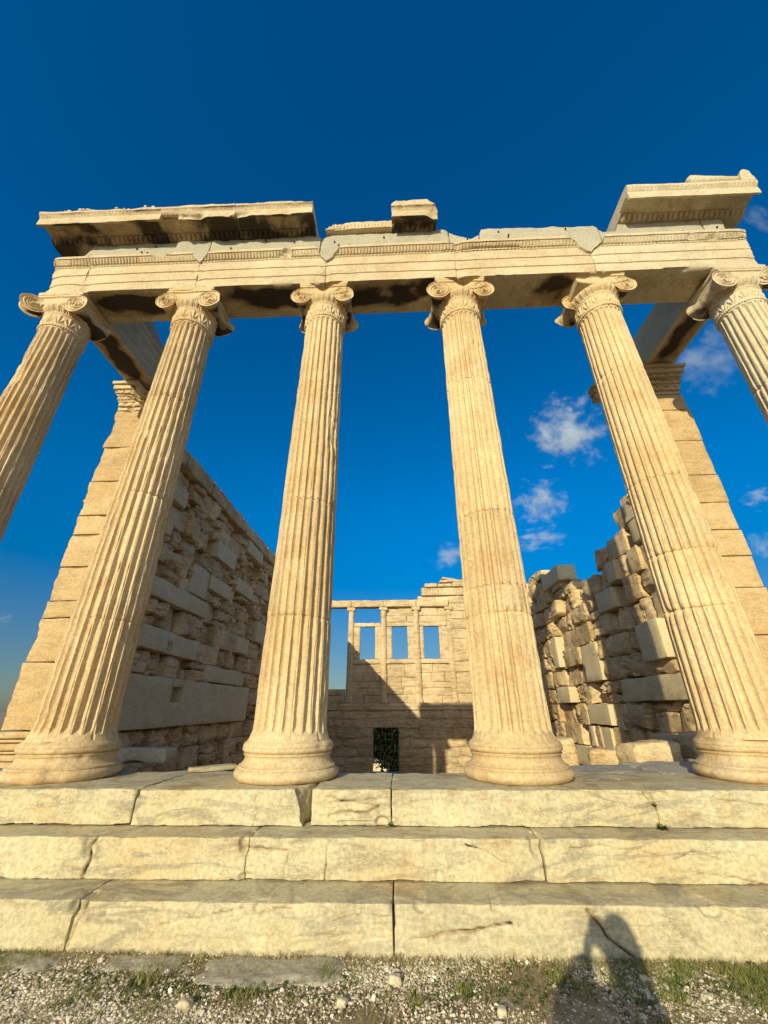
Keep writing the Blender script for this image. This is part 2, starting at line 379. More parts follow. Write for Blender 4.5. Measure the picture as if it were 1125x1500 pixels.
def make_column(i, seed, label, joints, wear=1., left='full', right='full', notch=None, basecut=None, tint=0., mat='marble', patches=()):
    x = CX[i]; t = thing('column', (x, 0, 0), label, 'column', 'fluted columns of the porch')
    mt = M[mat]
    # base
    prof = [(0, .432), (.006, .447), (.018, .463), (.035, .475), (.052, .480), (.070, .475), (.084, .461), (.093, .446), (.096, .452), (.108, .452), (.111, .440),
            (.122, .424), (.136, .409), (.150, .399), (.165, .393), (.180, .392), (.190, .397), (.197, .407), (.205, .407), (.207, .390), (.213, .390), (.217, .402), (.226, .413), (.240, .419),
            (.255, .416), (.258, .411), (.262, .415), (.275, .414), (.289, .405), (.298, .392), (.304, .384), (.312, .380)]
    mb = MB()
    def bf(T, Z):
        q = 0*T
        if basecut:
            for (a, w, d, z0, z1) in basecut:
                dd = (T - a + np.pi) % (2*np.pi) - np.pi; q = q - d*np.exp(-(dd/w)**4)*sstep(z0-.03, z0, Z)*sstep(z1+.03, z1, Z)
        return q
    lathe(mb, prof, 160, x, 0, seed, .004, .016*wear, bf, tint)
    mb.build('base', mt, t)
    # shaft
    z0, z1 = .312, 5.86
    zs = list(np.linspace(z0, z1, 150)) + [z0+.01, z0+.02, z0+.03, z0+.05, z0+.075, z1-.01, z1-.02, z1-.03, z1-.05]
    for j in joints: zs += [j-.016, j-.007, j, j+.007, j+.016]
    zs = np.array(sorted(zs)); ss = np.array([-.5, -.43, -.39, -.345, -.26, -.10, .10, .26, .345, .39, .43])
    nF = 24; ph = (np.arange(nF)[:, None] + .5 + ss[None, :]).ravel(); sv = np.tile(ss, nF); cell = np.repeat(np.arange(nF), len(ss))
    n = len(ph); Z, PH = np.meshgrid(zs, ph, indexing='ij'); SV = np.broadcast_to(sv, Z.shape)
    u = (Z-.4)/(5.8-.4); Rz = .349 - .061*u - .010*u*(u-1)*-1*-1 + .028*np.exp(-(Z-z0)/.045) + .008*np.exp((Z-z1)/.03)
    inn = np.abs(SV) < .385
    dep = .047*np.sqrt(np.clip(1-(SV/.385)**2, 0, 1))*Rz/.345
    endf = np.sqrt(np.clip((Z-z0-.055)/.05, 0, 1))*np.sqrt(np.clip((z1-.03-Z)/.05, 0, 1))
    TH = PH/nF*2*np.pi
    ar = np.stack([np.cos(TH)*2.4*3+seed, np.sin(TH)*2.4*3, Z*5.5], -1).reshape(-1, 3)
    w1 = np.maximum(0, fbm(ar, seed+2, 4)+.12).reshape(Z.shape)
    arr = sstep(.30, .46, np.abs(SV))*w1*.016*wear
    big = sstep(.5, 1.0, fbm(np.stack([np.cos(TH)*1.3+seed*3, np.sin(TH)*1.3, Z*1.6], -1).reshape(-1, 3), seed+4, 4).reshape(Z.shape))*.020*wear
    pm = np.zeros(Z.shape)
    for (ta, tb, za, zb, fill) in patches:
        tt = (np.degrees(TH)+180) % 360-180; pm = np.maximum(pm, fill*((tt > ta) & (tt < tb) & (Z > za) & (Z < zb)))
    endf = endf*(1-pm)
    Rr = Rz - .006*(pm > 0) - np.maximum(dep*endf, arr*(pm < .3)) - big*(~inn)*1. - big*.3
    wav = fbm(np.stack([np.cos(TH)*3+seed, np.sin(TH)*3, Z*4.], -1).reshape(-1, 3), seed+6, 3).reshape(Z.shape); Rr = Rr + wav*.002
    tn = np.zeros(Z.shape) + tint
    js = [z0] + sorted(joints) + [z1]; rng = random.Random(seed)
    for a, b in zip(js[:-1], js[1:]):
        tn = np.where((Z >= a) & (Z < b), tint + rng.uniform(-.26, .22), tn)
    tn = tn + .22*(pm > 0)
    for j in joints:
        jj = j + .006*np.sin(TH*2+seed); nz = fbm(np.stack([np.cos(TH)*4+seed, np.sin(TH)*4, 0*Z+j*9], -1).reshape(-1, 3), seed+7, 3).reshape(Z.shape)
        Rr = Rr - (.011 + .014*np.maximum(0, nz))*np.exp(-((Z-jj)/.006)**2) - .018*np.maximum(0, nz-.1)*np.exp(-((Z-jj)/.03)**2)*(np.abs(SV) > .3)
    drift = .006*vnoise(np.stack([Z.ravel()*.9+seed*5, 0*Z.ravel(), 0*Z.ravel()+seed], -1), seed).reshape(Z.shape)/np.maximum(Rz, .1)
    P = np.stack([x + Rr*np.cos(TH+drift*.4), Rr*np.sin(TH+drift*.4), Z], -1).reshape(-1, 3)
    mb = MB(); mb.add(P, gridf(len(zs), n, False, True)[:, ::-1], tn.ravel()); mb.build('shaft', mt, t, sharp=50)
    # capital: necking band, egg moulding, cushion, abacus
    mb = MB()
    prof = densify([(5.855, .288), (5.858, .304), (5.875, .311), (5.892, .304), (5.898, .292), (6.00, .291), (6.10, .300), (6.112, .310), (6.124, .314), (6.136, .308),
                    (6.142, .300), (6.165, .318), (6.20, .345), (6.235, .362), (6.262, .362), (6.275, .345), (6.30, .33)], .012)
    def cf(T, Z):
        k = T*14/(2*np.pi); uu_ = (k % 1.)-.5; alt = (np.floor(k) % 2); v = (Z-5.905)/.185
        ang = np.arctan2(uu_*(1.25-.3*alt), np.abs(v)*.9+.12); rad = np.sqrt((uu_*1.3)**2+v**2)
        fan = (.5+.5*np.cos(ang*(9+2*alt)))*sstep(1.05, .85, rad+.2*alt*0)*sstep(.02, .15, v)
        rel = .020*fan*((v > 0) & (v < 1.02))
        e = ((T*26/(2*np.pi)) % 1.)-.5; w = (Z-6.145)/.11
        egg = .018*np.sqrt(np.clip(1-(e/.36)**2-((w-.55)/.6)**2, 0, 1)) + .010*np.exp(-(np.abs(e)-.5)**2/.004)
        rel = rel + (egg-.010)*((w > 0) & (w < 1.05))
        bead = .005*np.cos(T*60)*((Z > 6.112) & (Z < 6.136)); bead2 = .005*np.cos(T*60)*((Z > 5.86) & (Z < 5.89))
        return rel + bead + bead2
    lathe(mb, prof, 288, x, 0, seed+1, .004*wear, .012*wear, cf, tint+.08)
    def npost(P):
        if notch is None: return P
        P = P.copy()
        for (nx, zb, sl_, dep_) in notch:
            zl = zb + sl_*np.abs(P[:, 0]-x-nx) + .02*fbm(P*6+seed, seed, 3); fr = sstep(.12, -.05, P[:, 1])
            over = np.maximum(0, P[:, 2]-zl)*fr; P[:, 2] -= over; P[:, 1] += np.minimum(over, .2)*dep_
        return P
    # cushion with a sunk channel along its front
    nx_ = 46; xs = np.linspace(-.36, .36, nx_)
    pr = densify([(-.322, .0), (-.334, .012), (-.334, .030), (-.316, .038), (-.312, .075), (-.316, .112), (-.334, .12), (-.336, .150), (-.325, .160), (.325, .160), (.336, .150), (.336, .012), (.322, 0.)], .045)
    pr = np.array(pr); Xg, I = np.meshgrid(xs, np.arange(len(pr)), indexing='ij'); sag = .055*(1-(Xg/.36)**2)
    Zg = 6.325 + pr[I, 1] - sag*np.clip(1-pr[I, 1]/.12, 0, 1); Pq = np.stack([x+Xg, pr[I, 0], Zg], -1).reshape(-1, 3)
    Pq = npost(Pq + vfbm(Pq*4+seed, seed, 3)*.006*wear); F = gridf(nx_, len(pr), False, True)
    mb.add(Pq, F[:, ::-1], tint+.05); mb.add(Pq[:len(pr)], [list(range(len(pr)))[::-1]], tint); mb.add(Pq[-len(pr):], [list(range(len(pr)))], tint)
    xl, xr = (-.385, .385)
    if left == 'gone': xl = -.30
    if left == 'corner': xl = -.37
    stone(mb, (x+(xl+xr)/2, .0, 6.535), ((xr-xl)/2, .335, .0485), .05, .022, .004*wear, .02*wear, seed+3, tint, post=npost, maxn=26)
    # egg moulding along the abacus edge
    cap = mb.build('capital', mt, t)
    for side, st in ((-1, left), (1, right)):
        v = MB()
        if st == 'full': volute(v, side*.345, 6.272, side, -.335, .25, .180, seed+side, origin=(x, 0), chip=.022*wear)
        elif st == 'worn': volute(v, side*.335, 6.275, side, -.320, .25, .165, seed+side, origin=(x, 0), chip=.04)
        elif st == 'gone': volute(v, side*.32, 6.285, side, -.02, .335, .17, seed+side, origin=(x, 0), chip=.05)
        elif st == 'corner':
            volute(v, side*.475, 6.262, side, -.07, .07, .165, seed+side, ang=R(45) if side < 0 else -R(45), origin=(x, 0), chip=.02)
        v.build('volute', mt, cap)
    return t
make_column(0, 11, 'leftmost fluted column, its top volute jutting out past the left corner', [1.41, 3.1, 4.7], 1.25, left='corner', basecut=None, tint=-.08, patches=[(-140, -95, 4.6, 5.1, .25)])
make_column(1, 23, 'fluted column second from left with jagged flute edges and both volutes whole', [1.41, 2.9, 4.4], 1.3, right='full', left='full', basecut=[(R(-62), .16, .022, .0, .1)], patches=[(-70, -20, 2.0, 2.9, .3)])
make_column(2, 37, 'left of the two middle columns, its capital broken open between two small volutes', [1.412, 2.75, 4.55], 1.0, notch=[(0.0, 6.36, .75, .4)], left='worn', right='worn', patches=[(-118, -78, 1.43, 2.0, .35), (-60, -10, 3.6, 4.5, .2)])
make_column(3, 41, 'right of the two middle columns, with one large round volute on its left', [1.42, 1.70, 2.55, 4.545], .8, notch=[(.05, 6.36, .65, .4)], right='worn', tint=.05, patches=[(-92, -38, 1.44, 1.69, .9), (-130, -95, .9, 1.4, .4), (-100, -60, 2.58, 3.4, .25)])
make_column(4, 53, 'column second from right whose capital has lost its left volute', [1.464, 2.065, 2.963, 4.676], .7, notch=[(-.25, 6.42, .15, .3), (.02, 6.40, .5, .3)], left='gone', right='worn', tint=.04, patches=[(-140, -108, 1.5, 2.05, .45), (-100, -55, 3.0, 3.9, .3)], basecut=[(R(-112), .36, .045, .0, .30), (R(-80), .09, .05, .0, .11)])
make_column(5, 67, 'rightmost column, cleaner and paler, cut off by the right edge of the view', [1.44, 3.0, 4.48], .8, right='corner', tint=.12, mat='newmarble')

# ------------------------------------------------------------------ entablature
HA = .75; ZT = HB + HA
JX = [-4.99, -3.13, -1.05, 1.02, 3.16]         # joints on the front, over the columns
def arch_profile():
    f = [(-.310, 0), (-.310, .176), (-.324, .184), (-.324, .372), (-.338, .380), (-.338, .560), (-.348, .566), (-.356, .580), (-.348, .594), (-.346, .604),
         (-.362, .612), (-.378, .640), (-.402, .672), (-.405, .682), (-.424, .690), (-.424, .742), (-.404, HA)]
    b = [(.29, HA), (.29, .40), (.282, .39), (.282, 0.)]
    return densify(f, .03) + densify(b, .12) + densify([(.282, 0.), (-.310, 0.)], .045)[1:-1]
BITES = {-3.13: (.54, 2.0), -1.02: (.46, 1.9), 3.12: (.42, 1.3), -4.99: (.73, .4), 1.02: (.70, .5)}
def bite_z(X):
    z = np.full(np.shape(X), 9e9)
    for jx, (zb, sl_) in BITES.items(): d = np.abs(np.asarray(X)-jx); z = np.minimum(z, zb + sl_*d*d/(d+.07) + .016*np.sin(np.asarray(X)*23+jx) + .008*np.sin(np.asarray(X)*67))
    return z + HB
def arch_mod(X, Y, Z):
    w = (Z > .606) & (Z < .676) & (Y < -.3); e = ((X/.053) % 1.)-.5
    q = np.where(w, .012*np.sqrt(np.clip(1-(e/.40)**2, 0, 1))-.012*(np.abs(e) > .4), 0)
    w2 = (Z > .570) & (Z < .592) & (Y < -.3); return q + np.where(w2, .004*np.sin(X/.03*2*np.pi*.5), 0)
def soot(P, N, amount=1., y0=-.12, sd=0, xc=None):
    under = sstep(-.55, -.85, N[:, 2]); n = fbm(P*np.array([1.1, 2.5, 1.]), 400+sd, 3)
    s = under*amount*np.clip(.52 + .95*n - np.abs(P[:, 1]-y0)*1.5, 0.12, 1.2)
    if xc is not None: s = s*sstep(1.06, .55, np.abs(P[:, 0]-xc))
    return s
def make_architrave(x0, x1, seed, label, sootamt, tint=0., mat='entab', xc=None, broken=0.):
    pr = [(a, b) for a, b in arch_profile()]
    def fn(P, N):
        P = P.copy()
        zb = bite_z(P[:, 0]) + .03*fbm(P*5, seed, 3); over = np.maximum(0, P[:, 2]-zb)*(P[:, 1] < .1); P[:, 2] -= over
        P[:, 1] += np.minimum(over*.35, .05)*(P[:, 1] < 0)
        edge = np.exp(-np.hypot(P[:, 1]+.31, P[:, 2]-HB)/.05); c = .03*sstep(.1, .8, fbm(P*np.array([2.2, 3, 3])+seed, seed+1, 4))*edge
        P[:, 1] += c; P[:, 2] += c
        n2 = fbm(P*np.array([1.7, .0, 2.2])+seed*1.3, seed+31, 4); lo = sstep(.30, .48, n2)*(P[:, 2] > HB+.598)*(P[:, 1] < -.345); P[:, 1] += lo*np.maximum(0, -.338-P[:, 1]-.004*0)*.85
        n3 = fbm(P*np.array([9., 9., 9.]), seed+33, 3); P[:, 1] += lo*.010*n3
        # ends over the columns are knocked about
        for xe in (x0, x1):
            d = np.exp(-np.abs(P[:, 0]-xe)/.12); k = .05*np.maximum(0, fbm(P*4+seed, seed+4, 4)+.1)*d*(P[:, 1] < -.15); P[:, 1] += k
        if broken:
            k = (N[:, 2] < -.6)*broken*sstep(.0, .5, fbm(P*np.array([1.6, 3., 1.])+seed, seed+6, 4)+.2-(np.abs(P[:, 1]+.05)*2)); P[:, 2] += k
        return P
    pr2 = [(y, z+HB) for y, z in pr]; mb = MB()
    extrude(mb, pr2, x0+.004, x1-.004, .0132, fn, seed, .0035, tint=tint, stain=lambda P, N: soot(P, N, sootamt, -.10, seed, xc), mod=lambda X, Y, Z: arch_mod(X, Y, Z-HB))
    o = mb.build('architrave_block', M[mat], None, loc=((x0+x1)/2, 0, HB)); return tag(o, label, 'stone beam', 'architrave blocks over the porch columns')
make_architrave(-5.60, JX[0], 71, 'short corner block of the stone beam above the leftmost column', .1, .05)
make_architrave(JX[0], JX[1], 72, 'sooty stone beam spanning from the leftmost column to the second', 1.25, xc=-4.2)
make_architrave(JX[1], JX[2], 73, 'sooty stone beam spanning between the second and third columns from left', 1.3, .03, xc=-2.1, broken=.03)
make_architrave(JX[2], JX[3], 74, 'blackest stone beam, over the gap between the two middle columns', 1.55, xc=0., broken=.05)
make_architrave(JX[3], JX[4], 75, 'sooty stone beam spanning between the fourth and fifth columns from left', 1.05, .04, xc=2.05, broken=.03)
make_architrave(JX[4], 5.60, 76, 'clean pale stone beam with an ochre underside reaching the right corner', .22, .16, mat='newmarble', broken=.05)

def frieze_top(x):
    x = np.asarray(x, float)
    return np.interp(x, [-6, -1.42, -1.30, -1.18, -1.1, .92, 1.0, 1.30, 1.36, 1.50, 1.55, 3.46, 3.52, 3.78, 3.85, 5.6, 6], [7.95, 7.95, 7.93, 7.88, 7.94, 7.97, 7.90, 7.72, 7.71, 7.78, 7.945, 7.915, 7.70, 7.72, 7.94, 7.95, 7.95])
def make_frieze(x0, x1, seed, label, tint=0., slant=0., holes=()):
    mb = MB()
    def post(P):
        P = P.copy(); t = np.clip((P[:, 2]-ZT)/(7.95-ZT), 0, 1)
        bz = np.minimum(bite_z(P[:, 0]), ZT+.003)-.002; tz = frieze_top(P[:, 0]) + .012*fbm(P*5, seed, 3)
        P[:, 2] = bz + t*(tz-bz) + .0
        if slant: P[:, 0] += slant*t*np.exp(-(P[:, 0]-x0)/.3)
        for (hx, hz, hr) in holes:
            d = np.hypot(P[:, 0]-hx, P[:, 2]-hz); P[:, 1] += .05*(d < hr)*(P[:, 1] < -.1)
        return P
    stone(mb, ((x0+x1)/2, .01, (ZT+7.95)/2), ((x1-x0)/2-.003, .25, (7.95-ZT)/2), .045, .012, .005, .03, seed, tint, post=post, maxn=60)
    o = mb.build('frieze_block', M['frieze'], None, loc=((x0+x1)/2, 0, ZT))
    rng = random.Random(seed)
    for k in range(max(2, int((x1-x0)*2.2))):
        pins = MB()
        hx = rng.uniform(x0+.15, x1-.15); hz = rng.uniform(7.5, min(7.85, float(frieze_top(hx))-.06)); 
        a = np.arange(8)/8*2*np.pi; V = np.concatenate([np.stack([hx+.013*np.cos(a), np.full(8, -.262), hz+.018*np.sin(a)], -1), np.stack([hx+.013*np.cos(a), np.full(8, -.22), hz+.018*np.sin(a)], -1)])
        pins.add(V, [list(range(8))] + [[i, (i+1) % 8, 8+(i+1) % 8, 8+i] for i in range(8)], 0)
        pins.build('dowel_hole_disc', M['hole_shade'], o)  # dark disc on the block face, its colour stands for the hole's shade
    return tag(o, label, 'frieze block', 'grey frieze blocks on the stone beam')
M['hole_shade'] = mat_plain('dowel_hole_shade', (.03, .026, .02), .95, .3)
make_frieze(-5.50, -3.13, 81, 'grey frieze block with a slanted left end under the left cornice', 0, slant=.28)
make_frieze(-3.13, -1.20, 82, 'grey frieze block beneath the overhanging right end of the left cornice', .05)
make_frieze(-1.20, .99, 83, 'grey frieze block under the loose cornice block at the middle', -.03)
make_frieze(.99, 1.50, 84, 'short low frieze stump right of the middle cornice block', .1)
make_frieze(1.50, 3.49, 85, 'clean cut pale grey frieze block with a bare flat top and no cornice', .12)
make_frieze(3.49, 5.20, 86, 'grey frieze block with a chipped upper edge under the right cornice', .06)
make_frieze(5.21, 5.56, 87, 'small pale frieze block at the right corner under the cornice', .22)

ZC = 7.955
def corn_profile(front=-.62, h=.27):
    p = [(-.255, 0), (-.27, .02), (-.305, .05), (-.325, .06), (-.33, .075), (front+.06, .10), (front+.045, .03), (front+.035, -.03), (front, -.035), (front, .135), (front-.01, .145),
         (front-.012, .165), (front-.035, .195), (front-.045, .205), (front-.045, h-.02), (front-.03, h)]
    return densify(p, .035) + densify([(front-.03, h), (.30, h), (.30, 0.)], .12)[1:] + densify([(.30, 0.), (-.255, 0.)], .08)[1:-1]
def corn_mod(X, Y, Z):
    w = (Z > .012) & (Z < .07) & (Y > -.34) & (Y < -.25); e = ((X/.085) % 1.)-.5
    q = np.where(w, .020*np.sqrt(np.clip(1-(e/.38)**2, 0, 1))-.018*(np.abs(e) > .38), 0)
    w2 = (Z > .15) & (Z < .2) & (Y < -.6); e2 = ((X/.06) % 1.)-.5
    return q + np.where(w2, .008*np.sqrt(np.clip(1-(e2/.4)**2, 0, 1)), 0)
def make_cornice(x0, x1, seed, label, tint=0., brk=.0, topc=.02, st=.8, mat='entab', parts=None):
    pr = [(y, z+ZC) for y, z in corn_profile()]; mb = MB()
    def fn(P, N):
        P = P.copy(); fr = sstep(-.40, -.58, P[:, 1])
        if brk:
            n = fbm(P*np.array([1.5, 1.0, 1.0])+seed, seed+2, 4); low = sstep(ZC+.13, ZC-.03, P[:, 2]); k = brk*np.clip(n*1.1+.35, 0, 1)*fr*low
            P[:, 2] += k*.8; P[:, 1] += k*.75
        tp = sstep(ZC+.20, ZC+.27, P[:, 2]); P[:, 2] -= tp*topc*np.clip(fbm(P*np.array([2.2, 2, 2])+seed, seed+3, 4)+.2, 0, 1)*2
        for xe in (x0, x1):
            d = np.exp(-np.abs(P[:, 0]-xe)/.08); P[:, 2] += d*.02*fbm(P*5, seed, 3)
        return P + vfbm(P*6, seed+9, 3)*.004
    extrude(mb, pr, x0+.004, x1-.004, .016, fn, seed, .004, tint=tint, mod=lambda X, Y, Z: corn_mod(X, Y, Z-ZC),
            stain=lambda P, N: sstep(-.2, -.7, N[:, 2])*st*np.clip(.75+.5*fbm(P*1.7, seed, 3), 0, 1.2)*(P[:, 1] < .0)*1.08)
    o = mb.build('cornice_block', M[mat], None, loc=((x0+x1)/2, -.2, ZC))
    return tag(o, label, 'cornice block', 'cornice blocks left on top of the porch')
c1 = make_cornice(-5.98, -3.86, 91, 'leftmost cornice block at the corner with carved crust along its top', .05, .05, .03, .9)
rng = random.Random(4)
for (xa, xb, n) in ((-5.62, -5.02, 90), (-4.72, -4.45, 26), (-4.2, -3.95, 24)):
    mb = MB()
    for k in range(n):
        xx = rng.uniform(xa, xb); hh = .10*math.sin(math.pi*min(1, max(.08, (xx-xa)/(xb-xa)*.75+.2)))
        stone(mb, (xx, rng.uniform(-.62, -.5), ZC+.265+rng.uniform(0, hh)), (rng.uniform(.015, .035), .03, rng.uniform(.012, .03)), .05, .012, .006, 0, k, rng.uniform(-.1, .3), maxn=4)
    mb.build('carved_crust', M['newmarble'], c1)
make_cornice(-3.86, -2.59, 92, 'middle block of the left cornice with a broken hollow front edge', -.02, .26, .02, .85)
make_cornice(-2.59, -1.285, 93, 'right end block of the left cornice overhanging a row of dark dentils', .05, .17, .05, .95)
# low fragment with egg moulding, and the loose block on it
mb = MB()
def fpost(P):
    P = P.copy(); t = np.clip((P[:, 2]-7.96)/.19, 0, 1); P[:, 0] += .20*t*np.exp(-(P[:, 0]+1.13)/.25)
    e = ((P[:, 0]/.06) % 1.)-.5; w = sstep(7.98, 8.0, P[:, 2])*sstep(8.1, 8.07, P[:, 2])*(P[:, 1] < -.25); P[:, 1] -= w*(.02*(np.abs(e) < .3)-.015); return P
stone(mb, (-.545, .0, 8.055), (.585, .33, .095), .02, .012, .004, .035, 95, .05, post=fpost, maxn=64)
tag(mb.build('cornice_fragment', M['entab'], None, loc=(-.545, 0, 7.96)), 'low broken cornice fragment with a carved egg moulding left of the loose middle block', 'cornice fragment', 'cornice blocks left on top of the porch')
mb = MB()
pr = [(y, z+ZC+.01) for y, z in corn_profile(-.50, .36)]
def cfn(P, N):
    P = P.copy(); t = sstep(ZC+.1, ZC+.36, P[:, 2]); P[:, 0] -= t*.16*sstep(.45, .80, P[:, 0]); P[:, 0] += t*.08*sstep(.2, .02, P[:, 0])*sstep(ZC+.25, ZC+.37, P[:, 2])
    n = fbm(P*2.3, 7, 4); fr = sstep(-.38, -.5, P[:, 1]); P[:, 1] += fr*.10*np.clip(n+.2, 0, 1); P[:, 0] += .03*fbm(P*5, 3, 4); return P
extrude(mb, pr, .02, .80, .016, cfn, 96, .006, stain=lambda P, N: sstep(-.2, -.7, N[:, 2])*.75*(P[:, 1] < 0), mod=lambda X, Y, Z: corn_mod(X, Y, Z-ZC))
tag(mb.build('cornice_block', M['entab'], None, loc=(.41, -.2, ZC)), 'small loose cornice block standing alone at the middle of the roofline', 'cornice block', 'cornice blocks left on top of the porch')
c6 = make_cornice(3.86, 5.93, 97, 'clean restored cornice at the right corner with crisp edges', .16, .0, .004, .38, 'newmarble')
# raking piece and corner boss on the right cornice
mb = MB()
xs = np.linspace(4.86, 5.70, 50); prof = np.array(densify([(-.60, 0), (-.62, .03), (-.60, .06), (-.63, .075), (-.655, .12), (-.655, .15), (.1, .17), (.1, 0)], .03))
X, I = np.meshgrid(xs, np.arange(len(prof)), indexing='ij'); hz = np.interp(X, [4.86, 4.96, 5.70], [.55, 1.15, .62]); Zq = ZC+.268 + prof[I, 1]*hz*1.25
Pq = np.stack([X, prof[I, 0], Zq], -1).reshape(-1, 3); Pq += vfbm(Pq*5, 5, 3)*.005; n = len(prof)
mb.add(Pq, gridf(50, n, False, True), .2); mb.add(Pq[:n], [list(range(n))[::-1]], .2); mb.add(Pq[-n:], [list(range(n))], .2)
tag(mb.build('pediment_piece', M['newmarble'], None, loc=(5.28, -.2, ZC+.268)), 'thin sloping slab of the pediment lying on the right corner cornice', 'pediment slab')
mb = MB()
pts = [(5.70, 0), (5.715, .10), (5.74, .20), (5.77, .27), (5.80, .315), (5.84, .335), (5.885, .325), (5.91, .29), (5.915, .24), (5.90, .19), (5.905, .12), (5.93, .06), (5.93, 0)]
pts = densify(pts, .03); ys = np.linspace(-.655, -.12, 14); Yg, I = np.meshgrid(ys, np.arange(len(pts)), indexing='ij'); pa = np.array(pts)
Pq = np.stack([pa[I, 0], Yg, ZC+.268+pa[I, 1]*.92], -1).reshape(-1, 3); Pq += vfbm(Pq*5, 6, 3)*.008; n = len(pts)
mb.add(Pq, gridf(14, n, False, True), .2); mb.add(Pq[:n], [list(range(n))[::-1]], .2); mb.add(Pq[-n:], [list(range(n))], .2)
tag(mb.build('corner_boss', M['newmarble'], None, loc=(5.82, -.4, ZC+.268)), 'rounded upright stone boss standing on the tip of the right cornice', 'stone ornament')

# side beams running back to the antae
def side_beam(sx, seed, label, stn, tint, fascia, mat):
    pr = [(4.92, 0), (4.92, .25), (4.905, .255), (4.905, .5), (4.89, .505), (4.89, .66), (4.86, .68), (4.85, .75), (5.52, .75), (5.52, .68), (5.49, .66), (5.49, .4), (5.47, .39), (5.47, 0)]
    if not fascia: pr = [(4.92, 0), (4.92, .75), (5.50, .75), (5.47, 0)]
    pr = densify(pr, .05) + densify([(5.47, 0), (4.92, 0)], .05)[1:-1]; pr = [(sx*a, b+HB) for a, b in pr]; mb = MB()
    def sfn(P, N):
        P = P.copy(); k = (N[:, 2] < -.6); c = sstep(.24, .12, np.abs(np.abs(P[:, 0])-5.2)); w = sstep(.35, .55, P[:, 1])*sstep(2.0, 1.7, P[:, 1])
        P[:, 2] += k*c*w*(.05 if not fascia else .015); return P
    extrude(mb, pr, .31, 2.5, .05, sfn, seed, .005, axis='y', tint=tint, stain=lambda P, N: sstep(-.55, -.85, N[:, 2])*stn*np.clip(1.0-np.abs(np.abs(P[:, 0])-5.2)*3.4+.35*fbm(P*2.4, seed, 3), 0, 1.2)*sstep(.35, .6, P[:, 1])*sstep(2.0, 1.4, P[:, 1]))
    return tag(mb.build('side_beam', M[mat], None, loc=(sx*5.2, .31, HB)), label, 'stone beam', 'side beams running back to the end walls')
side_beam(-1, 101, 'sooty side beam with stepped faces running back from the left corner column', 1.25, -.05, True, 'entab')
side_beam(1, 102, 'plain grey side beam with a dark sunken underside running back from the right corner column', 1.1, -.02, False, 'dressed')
mb = MB()
def spost(P):
    P = P.copy(); t = np.clip((P[:, 2]-ZT)/.6, 0, 1); P[:, 2] = ZT + .003 + t*(np.interp(P[:, 1], [.3, .9, 1.2, 1.6, 2.3], [.60, .58, .50, .34, .25]) + .05*fbm(P*4, 5, 3)); return P
stone(mb, (-5.22, 1.3, ZT+.3), (.25, 1.0, .3), .08, .02, .015, .05, 103, -.35, post=spost)
tag(mb.build('frieze_block', M['frieze'], None, loc=(-5.22, 1.3, ZT)), 'ragged dark frieze remnant lying on the left side beam', 'frieze block', 'grey frieze blocks on the stone beam')

# ------------------------------------------------------------------ antae
AY = 1.80
def anta(sx, xin, xout, joints, seed, label, tint):
    t = thing('anta', (sx*(xin+xout)/2, AY+.35, -.3), label, 'pier', 'end piers of the side walls')
    seg_r = .05; zz = [.30] + [.575+(q-.575)*1.034 for q in sorted(joints)] + [5.97]; mb = MB(); rng = random.Random(seed)
    for k, (a, b) in enumerate(zip(zz[:-1], zz[1:])):
        dx = rng.uniform(-.015, .02)
        def post(P, k=k):
            P = P.copy(); o = (np.abs(P[:, 0]) > xout-.12); n = fbm(P*np.array([1, 2, 3.2])+seed+k*7, seed, 4)
            if sx < 0: P[:, 0] += o*np.maximum(0, n+.05)*.075*np.exp(-np.maximum(0, np.abs(P[:, 0])-xout))*(P[:, 1] < AY+.3)
            return P
        c_ = (xin+xout)/2
        stone(mb, (sx*(c_+dx), AY+.35+rng.uniform(0, .012), (a+b)/2), ((xout-xin)/2, .35, (b-a)/2-.004), seg_r, .008, .004, .022 if sx < 0 else .008, seed+k, tint+rng.uniform(-.14, .14), strata=.006 if sx < 0 else .003, post=post, maxn=30)
    mb.build('pier_shaft', M['pier'], t)
    mb = MB()
    for (za, zb, ex) in ((-.75, -.06, .16), (-.055, .02, .12), (.024, .06, .075), (.064, .15, .085), (.154, .20, .04), (.204, .295, .05)):
        stone(mb, (sx*(xin+xout)/2, AY+.35, (za+zb)/2), ((xout-xin)/2+ex, .35+ex, (zb-za)/2), .1, min(.02, (zb-za)*.45), .004, .015, seed+40, tint)
    mb.build('pier_base', M['pier'], t)
    return t
aL = anta(-1, 5.02, 5.60, [1.18, 1.81, 2.07, 2.62, 3.18, 3.53, 4.20, 4.93], 111, 'left end pier of worn sunlit blocks with a ragged left edge', .05)
aR = anta(1, 4.70, 5.56, [.9, 1.46, 2.13, 2.62, 3.05, 3.53, 4.05, 4.75, 5.43], 121, 'right end pier of smooth sunlit blocks behind the second column from right', .08)
